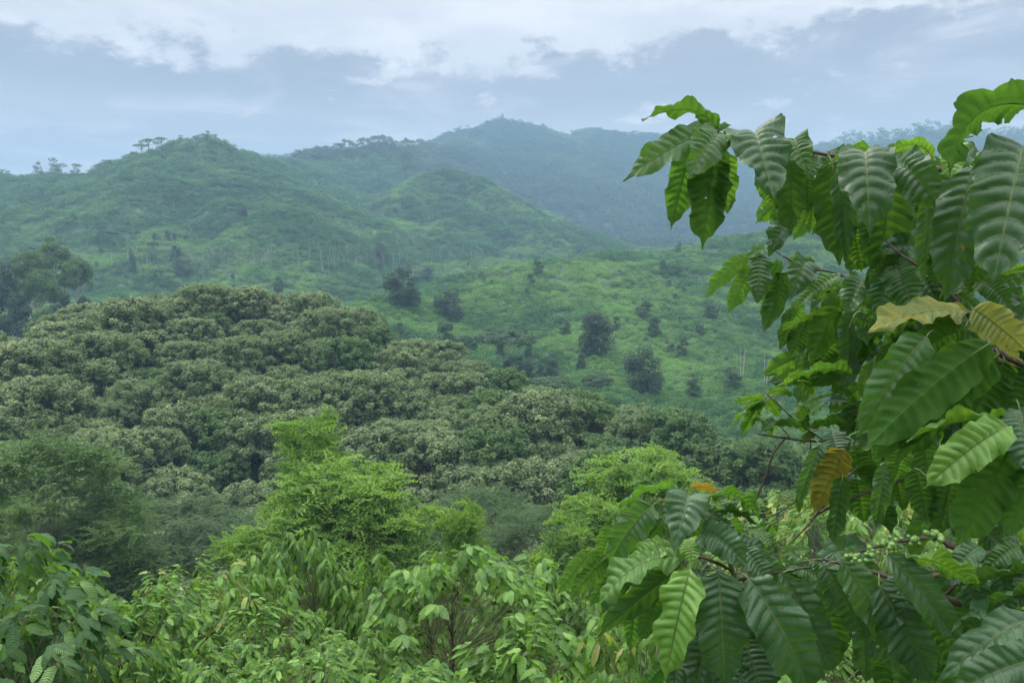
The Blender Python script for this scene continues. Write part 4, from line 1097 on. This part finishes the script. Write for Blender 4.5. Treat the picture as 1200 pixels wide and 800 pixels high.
T1 = [
 # crown of leaves at the tip of the topmost branch
 (842,154, 752,141, 13, 2.0, 'e','d', .16), (838,152, 730,212, 36, 1.97,'T','m', .22), (842,160, 806,209, 38, 1.93,'T','m', .25), (812,164, 786,269, 32, 2.02,'U','m', .06),
 (838,172, 824,292, 45, 1.98,'U','d', .05), (850,178, 852,252, 27, 2.05,'U','b', .06), (836,158, 857,147, 12, 2.0,'E','m', .2), (846,160, 868,176, 16, 1.99,'T','m', .2), (842,166, 838,258, 24, 2.03,'T','d', .05),
 # hanging leaves along it
 (884,168, 908,236, 56, 1.93,'T','d', .2), (890,200, 907,243, 20, 2.0,'U','b', .05), (928,178, 927,277, 33, 1.95,'U','d', .05), (930,172, 947,204, 30, 1.93,'T','m', .2), (910,168, 935,188, 14, 1.95,'e','m', .25),
 (945,200, 947,250, 18, 2.0,'U','d', .05), (912,182, 918,222, 20, 2.05,'U','m', .05), (975,190, 984,310, 46, 1.9,'U','d', .06), (983,196, 992,308, 22, 1.88,'T','m', .05), (955,225, 948,276, 12, 2.02,'U','b', .05),
 (962,180, 945,212, 18, 1.97,'T','m', .2), (1000,182, 975,196, 14, 1.95,'E','m', .2),
 (1012,182, 1020,283, 55, 1.84,'T','d', .2), (1045,205, 1030,323, 54, 1.9,'U','d', .05), (1048,196, 1105,252, 44, 1.83,'T','d', .2), (1092,184, 1043,179, 13, 1.95,'e','b', .2),
 (1018,182, 1000,176, 12, 1.97,'e','b', .25), (1060,190, 1035,176, 12, 2.0,'E','m', .2), (1075,195, 1085,232, 22, 2.0,'U','m', .1), (1110,200, 1072,206, 18, 1.93,'E','d', .1), (1100,205, 1118,262, 30, 2.0,'U','d', .05),
 (1090,226, 1082,332, 22, 1.78,'T','m', .12), (1140,196, 1108,352, 54, 1.68,'T','d', .14), (1100,285, 1096,338, 18, 1.75,'U','m', .05),
 (1200,172, 1163,337, 76, 1.5,'T','d', .12), (1225,128, 1112,216, 34, 1.5, 'e','d', .30), (1120,168, 1113,212, 26, 1.62,'T','l', .1), (1238,170, 1215,330, 70, 1.55,'T','d', .12),
 (1136,272, 1138,320, 17, 1.72,'U','o', .05), (1150,290, 1135,345, 20, 1.8,'U','m', .05), (1165,300, 1200,330, 20, 1.75,'E','m', .1), (1210,316, 1172,322, 12, 1.7,'e','b', .1),
 (1030,260, 1000,310, 34, 2.05,'U','m', .1), (1000,270, 1010,318, 22, 2.05,'U','b', .05), (1020,250, 1022,300, 26, 2.0,'U','d', .1), (1130,205, 1150,260, 34, 1.95,'U','d', .1), (1158,205, 1165,280, 40, 1.85,'U','d', .1),
 # second tier
 (878,300, 826,350, 20, 2.85,'U','b', .14), (884,311, 853,368, 22, 2.82,'U','b', .10), (892,298, 888,356, 26, 2.8,'T','d', .1), (897,293, 872,303, 13, 2.83,'T','m', .2), (914,305, 897,338, 15, 2.8,'U','m', .1),
 (922,318, 895,391, 25, 2.78,'U','d', .08), (906,335, 893,368, 10, 2.82,'U','b', .1), (945,312, 925,354, 32, 2.74,'T','d', .2), (940,310, 955,334, 20, 2.76,'T','m', .2), (925,308, 945,300, 10, 2.85,'U','b', .1),
 (985,322, 935,360, 14, 2.7,'E','b', .1), (960,368, 914,390, 13, 2.7,'e','b', .1), (988,345, 949,428, 33, 2.65,'U','b', .08), (1010,326, 990,372, 29, 2.5,'T','m', .12), (1012,360, 993,428, 42, 2.55,'U','m', .06),
 (950,372, 926,420, 26, 2.72,'U','d', .06), (975,395, 954,440, 30, 2.7,'U','m', .08), (930,360, 914,410, 16, 2.78,'U','d', .05), (960,340, 985,332, 14, 2.75,'E','m', .15), (912,320, 925,345, 12, 2.82,'U','b', .1), (975,330, 960,352, 26, 2.78,'U','d', .1),
 (1040,312, 1029,378, 30, 2.0,'T','m', .12), (1048,316, 1072,368, 36, 1.98,'T','m', .14), (1072,318, 1100,358, 28, 2.0,'T','d', .2), (1128,330, 1120,365, 24, 1.95,'T','d', .15), (1000,372, 1040,392, 18, 2.3,'U','d', .1),
 (1133,367, 1017,388, 25, 1.72,'E','y', .10), (1140,362, 1204,412, 40, 1.66,'T','y', .12), (1178,410, 1188,454, 26, 1.75,'U','y', .08), (1150,330, 1185,360, 26, 1.8,'T','m', .12), (1120,345, 1150,372, 18, 1.85,'E','b', .1),
 # the big hanging cluster
 (1085,395, 1006,513, 46, 1.66,'T','m', .10), (1160,402, 1012,528, 56, 1.58,'U','m', .12), (1150,412, 1027,540, 46, 1.62,'U','m', .10), (1170,415, 1048,545, 52, 1.60,'U','m', .12), (1165,420, 1100,482, 40, 1.7,'U','d', .1),
 (1130,385, 1060,430, 40, 1.68,'U','m', .1), (1178,422, 1130,505, 46, 1.72,'U','d', .08), (1190,430, 1180,520, 40, 1.75,'U','d', .08), (1030,500, 1028,545, 16, 1.75,'T','m', .1),
 (1178,492, 1062,517, 19, 1.55,'e','b', .10), (1182,499, 1083,572, 45, 1.5,'T','l', .12), (1190,515, 1120,642, 56, 1.52,'U','m', .08), (1215,540, 1180,630, 40, 1.5,'U','m', .06), (1195,480, 1206,560, 46, 1.55,'T','d', .1),
 (1072,548, 1088,614, 30, 1.8,'U','d', .06), (1080,505, 1090,575, 30, 1.85,'U','d', .06), (1060,520, 1048,565, 30, 1.95,'U','m', .06), (1115,560, 1098,630, 36, 1.75,'U','d', .08), (1140,610, 1185,650, 26, 1.6,'T','d', .1),
 # middle leaves near the crossing twigs
 (990,525, 953,603, 33, 2.2,'U','w', .06), (962,520, 935,590, 20, 2.25,'T','m', .08), (988,556, 974,645, 22, 2.15,'U','d', .05), (1003,560, 1012,614, 28, 2.2,'U','m', .06), (1040,540, 1026,618, 22, 2.1,'T','m', .06),
 (1000,515, 965,545, 20, 2.25,'E','m', .1), (1010,525, 1003,560, 26, 2.25,'U','m', .06), (938,570, 936,602, 9, 2.3,'U','b', .05), (1030,575, 1045,625, 24, 2.2,'U','d', .06), (1050,560, 1058,600, 20, 2.2,'U','m', .06),
 (975,505, 985,545, 26, 2.3,'T','d', .1), (1020,525, 1022,575, 30, 2.2,'U','d', .06), (1045,515, 1052,560, 28, 2.15,'U','d', .06),
 # fine leaves of the left-pointing branch
 (897,468, 862,473, 8, 2.5,'e','b', .16), (895,470, 857,503, 11, 2.48,'e','b', .16), (890,474, 868,512, 14, 2.5,'U','b', .08), (900,462, 929,466, 10, 2.5,'e','b', .18), (898,470, 914,489, 16, 2.5,'U','b', .1),
 (897,472, 872,479, 12, 2.49,'U','b', .12), (908,492, 892,505, 12, 2.5,'T','m', .1), (907,497, 904,512, 14, 2.5,'U','b', .1), (938,500, 908,497, 12, 2.48,'e','m', .16), (985,462, 928,486, 9, 2.5,'e','b', .14),
 (992,500, 946,504, 12, 2.45,'e','b', .14), (955,508, 936,520, 10, 2.5,'U','b', .1), (940,492, 945,508, 16, 2.5,'U','b', .1), (938,478, 946,498, 16, 2.52,'U','m', .1), (955,452, 909,454, 10, 2.52,'e','b', .16),
 (1000,440, 930,447, 10, 2.5,'e','m', .14), (985,440, 952,452, 14, 2.5,'U','m', .1), (975,455, 1000,462, 14, 2.5,'U','m', .1), (972,468, 995,470, 14, 2.45,'T','d', .1), (920,450, 950,437, 10, 2.55,'e','b', .12), (905,505, 880,492, 8, 2.5,'E','b', .1),
 (1005,480, 975,498, 16, 2.45,'U','d', .1), (1010,470, 985,515, 20, 2.45,'U','d', .1), (1000,520, 978,560, 22, 2.4,'E','m', .1),
 # low right corner
 (965,662, 1016,750, 42, 1.6,'T','d', .12), (985,655, 1052,768, 40, 1.55,'T','m', .10), (1040,650, 1118,745, 40, 1.42,'T','d', .12), (1030,685, 1090,802, 52, 1.5,'T','d', .10), (1062,652, 1148,692, 20, 1.38,'e','b', .16),
 (1210,672, 1118,700, 26, 1.4,'e','d', .14), (1215,690, 1115,742, 28, 1.36,'e','d', .14), (1215,725, 1098,800, 42, 1.32,'T','d', .16), (1240,770, 1110,815, 50, 1.25,'T','d', .16), (1150,690, 1120,760, 44, 1.6,'U','d', .08),
 (1000,690, 1060,790, 50, 1.65,'T','d', .1), (1070,700, 1130,790, 50, 1.55,'U','d', .08), (1120,660, 1090,720, 30, 1.6,'U','d', .1), (1215,660, 1165,640, 20, 1.5,'T','d', .1), (1190,655, 1210,680, 24, 1.5,'T','m', .1),
 (940,655, 925,690, 26, 1.75,'T','d', .15), (925,662, 965,678, 22, 1.7,'T','m', .2), (950,645, 912,652, 14, 1.8,'E','b', .15), (985,645, 955,662, 20, 1.7,'T','d', .15), (1010,650, 985,668, 24, 1.65,'T','m', .15),
 (960,700, 985,775, 40, 1.75,'U','d', .08), (1100,740, 1110,830, 46, 1.6,'U','d', .08), (1170,760, 1150,830, 50, 1.5,'U','d', .08), (1040,760, 1050,840, 44, 1.7,'U','d', .08),
 (1150,640, 1100,690, 26, 1.44,'T','d', .14), (1195,640, 1150,672, 24, 1.45,'T','m', .14), (1225,650, 1195,712, 34, 1.42,'T','d', .1), (1175,655, 1180,722, 32, 1.46,'T','d', .1), (1130,672, 1160,740, 34, 1.48,'T','d', .1), (1190,600, 1150,640, 26, 1.6,'U','m', .1), (1085,665, 1050,720, 30, 1.5,'T','m', .12), (1060,672, 1040,740, 34, 1.52,'T','d', .1),
 (905,650, 895,700, 30, 1.78,'T','d', .12), (925,675, 905,730, 32, 1.7,'T','m', .12),
]
for q in T1:
    hero_leaf(tree1, ALLN, *q)
# leaves further back in the crown
FILL = [(1120,250,95,60,2.35,26),(1150,360,60,50,2.3,18),(1080,350,70,45,2.6,16),(1000,400,60,45,2.95,20),(1080,450,80,50,2.5,26),(1160,470,60,60,2.3,22),(1100,520,80,40,2.4,20),(970,460,50,40,2.9,12),(1140,590,50,40,2.1,8),(1010,215,50,25,2.2,8),(1000,720,90,60,1.95,16),(1120,740,90,60,1.9,22),(1170,560,40,60,2.2,8),(1060,225,60,30,2.2,8),(1000,235,90,45,2.25,18),(1150,230,60,60,2.15,18),(1090,300,60,40,2.1,14),(950,215,40,30,2.2,6),(1050,390,60,30,2.4,14),(1190,400,30,60,2.1,10),(980,370,50,40,2.85,14),(1370,330,120,90,2.0,46),(1400,480,130,110,2.05,46),(1440,230,90,60,2.05,26),(1350,640,90,80,1.9,24)]
rf = random.Random(5)
for cx_, cy_, rx, ry, d, n in FILL:
    for _ in range(n):
        a = rf.uniform(0, 6.28); k = math.sqrt(rf.random())
        bx, by = cx_ + math.cos(a) * k * rx, cy_ + math.sin(a) * k * ry
        dd = d * rf.uniform(.93, 1.12); ln = .19 * rf.uniform(.6, 1.1) * F / dd
        an = rf.gauss(2.0, .7)
        hero_leaf(tree1, ALLN, bx, by - ln * .3, bx + math.cos(an) * ln * .8, by - ln * .3 + abs(math.sin(an)) * ln, ln * .38, dd, rf.choice('TTUU'), rf.choice('dddmmb'), .1, rf.uniform(-.05, .05), ns=40)

if REST:
    cols = sorted(set(r[4] for r in REST)); off = 0; V_, F_, U_, I_ = [], [], [], []
    for co, f, uv, mi, col in REST:
        V_.append(co); F_.append(f + off); off += len(co); U_.append(uv); I_.append(np.where(mi == 1, 0, cols.index(col) + 1))
    o = link(bpy.data.objects.new('foliage', np_mesh('coffee_inner_foliage', np.concatenate(V_), np.concatenate(F_), [M_STEM] + [MATS[k] for k in cols], uv=np.concatenate(U_), smooth=True, matidx=np.concatenate(I_))), tree1)
    o['kind'] = 'stuff'
# berries: tight bunches at the joints of the branch
M_BERRY, g = new_mat('green_coffee_berry')
oi = g.n('ShaderNodeObjectInfo'); tc = g.n('ShaderNodeTexCoord')
col = g.mix(oi.outputs['Random'], (0.085, 0.19, 0.035), (0.17, 0.29, 0.07))
bs = g.n('ShaderNodeBsdfPrincipled'); g.put(bs.inputs['Base Color'], col); bs.inputs['Roughness'].default_value = 0.32
bs.inputs['Subsurface Weight'].default_value = 0.0
out = g.n('ShaderNodeOutputMaterial'); g.nt.links.new(bs.outputs[0], out.inputs[0])
def berry_mesh():
    v, f, uvv = [], [], []
    n, m_ = 10, 8
    prof = [(0, -.5), (.30, -.46), (.46, -.28), (.53, 0), (.48, .26), (.32, .45), (.12, .52), (.10, .56), (.05, .54), (0, .53)]
    for r, z in prof:
        for k in range(m_): v.append((r * math.cos(k * 2 * math.pi / m_), r * math.sin(k * 2 * math.pi / m_), z))
    for i in range(len(prof) - 1):
        for k in range(m_): f.append((i * m_ + k, i * m_ + (k + 1) % m_, (i + 1) * m_ + (k + 1) % m_, (i + 1) * m_ + k))
    return np_mesh('coffee_berry', v, f, [M_BERRY], smooth=True)
BM = berry_mesh()
def berries(root, spots, n, size):
    for (px, py, d, spread) in spots:
        c = P(px, py, d)
        for _ in range(n):
            a = rf.uniform(0, 6.28); e = rf.uniform(-.6, 1.0)
            dr = Vector((math.cos(a) * math.cos(e), math.sin(a) * math.cos(e), math.sin(e)))
            o = link(bpy.data.objects.new('berry', BM), root)
            o.location = c + dr * spread * rf.uniform(.6, 1.1) - root.location
            o.rotation_euler = dr.to_track_quat('Z', 'Y').to_euler(); s = size * rf.uniform(.65, 1.15); o.scale = (s, s, s)
berries(tree1, [(1098, 632, 1.47, .016), (1083, 628, 1.47, .015), (1068, 636, 1.47, .016), (1052, 636, 1.48, .017), (1038, 642, 1.49, .016), (1024, 648, 1.5, .016), (1010, 652, 1.5, .015), (1000, 653, 1.52, .013)], 6, .0118)
berries(tree1, [(1030, 745, 1.6, .012), (1027, 752, 1.6, .012)], 7, .008)

# the plant in front, below: a young upright shoot
pb_ = P(885, 800, 1.75)
plant = near_tree('coffee_plant', 'nearest coffee plant with glossy ribbed leaves and one bright light green leaf', (pb_.x, pb_.y, hz(pb_.x, pb_.y)))
S1 = add_branch(plant, [(800, 572, 1.78, .0022), (806, 580, 1.78, .003), (822, 602, 1.77, .0036), (840, 628, 1.76, .0042), (858, 668, 1.76, .005), (872, 720, 1.76, .006), (882, 790, 1.75, .008), (886, 900, 1.74, .010), (886, 1260, 1.74, .014), (886, 1560, 1.75, .018)], 'stem', M_STEM)
S2 = add_branch(plant, [(858, 668, 1.76, .004), (830, 655, 1.7, .0035), (805, 650, 1.66, .002)])
S3 = add_branch(plant, [(862, 680, 1.76, .004), (880, 676, 1.7, .0035), (925, 668, 1.66, .003), (950, 664, 1.62, .002)])
S4 = add_branch(plant, [(840, 628, 1.76, .003), (790, 634, 1.8, .0028), (740, 640, 1.85, .002), (712, 642, 1.88, .0015)])
S5 = add_branch(plant, [(876, 740, 1.76, .004), (830, 735, 1.8, .0035), (780, 745, 1.85, .002)])
PN = S1[:26] + S2 + S3 + S4 + S5
T2 = [
 (800,578, 725,595, 13, 1.8,'e','m', .22), (808,572, 843,579, 11, 1.78,'e','o', .18), (795,574, 776,590, 12, 1.8,'U','o', .1), (826,588, 891,610, 20, 1.76,'e','m', .26), (832,602, 886,614, 13, 1.74,'e','d', .2),
 (765,592, 714,660, 38, 1.72,'T','m', .14), (806,600, 789,648, 46, 1.68,'T','d', .22), (716,618, 700,672, 23, 1.78,'U','b', .08), (694,644, 652,697, 22, 1.78,'U','b', .1), (712,652, 667,703, 23, 1.76,'U','b', .1),
 (788,640, 733,664, 26, 1.66,'T','l', .16), (802,655, 700,712, 26, 1.62,'E','b', .16), (800,664, 698,748, 32, 1.68,'U','d', .08), (809,665, 780,795, 48, 1.56,'T','l', .10), (842,668, 850,802, 61, 1.58,'T','d', .12),
 (876,676, 950,812, 62, 1.55,'T','d', .10), (806,632, 812,664, 24, 1.66,'T','l', .16), (822,626, 876,662, 36, 1.62,'T','d', .14), (775,690, 750,752, 27, 1.72,'U','m', .08), (830,690, 822,762, 30, 1.74,'U','d', .06),
 (915,672, 978,790, 46, 1.62,'T','d', .10), (760,598, 742,606, 14, 1.82,'E','m', .15), (775,600, 800,590, 14, 1.82,'E','d', .15), (740,610, 725,640, 22, 1.82,'U','d', .1), (775,612, 748,650, 26, 1.78,'U','d', .1),
 (852,610, 868,640, 24, 1.8,'U','m', .1), (840,615, 862,632, 20, 1.82,'T','d', .15), (826,600, 848,612, 16, 1.82,'T','d', .15), (842,640, 900,652, 24, 1.7,'E','d', .15), (868,642, 905,690, 30, 1.66,'T','d', .14),
 (880,655, 935,690, 26, 1.7,'T','m', .15), (720,665, 690,712, 16, 1.85,'U','b', .1), (735,660, 705,720, 30, 1.78,'U','d', .1), (790,670, 770,740, 32, 1.8,'U','m', .06), (858,690, 880,780, 44, 1.75,'U','d', .08),
 (800,740, 790,810, 40, 1.8,'T','d', .1), (830,740, 815,815, 44, 1.78,'T','d', .1), (870,745, 900,830, 50, 1.72,'T','d', .1), (812,585, 830,600, 14, 1.8,'E','m', .2), (930,700, 915,790, 44, 1.75,'U','d', .08),
 (812,610, 832,640, 22, 1.8,'U','d', .1), (848,625, 878,640, 16, 1.74,'E','m', .1), (885,622, 905,640, 18, 1.82,'T','m', .1), (885,640, 868,665, 22, 1.8,'U','d', .1), (765,640, 722,690, 28, 1.8,'U','d', .08), (745,705, 738,765, 22, 1.8,'U','m', .08),
 (890,700, 935,770, 44, 1.72,'U','d', .08), (790,770, 750,810, 24, 1.8,'U','m', .08), (905,612, 890,645, 20, 1.85,'U','m', .1), (850,760, 862,830, 44, 1.72,'T','d', .1),
]
for q in T2:
    hero_leaf(plant, PN, *q)
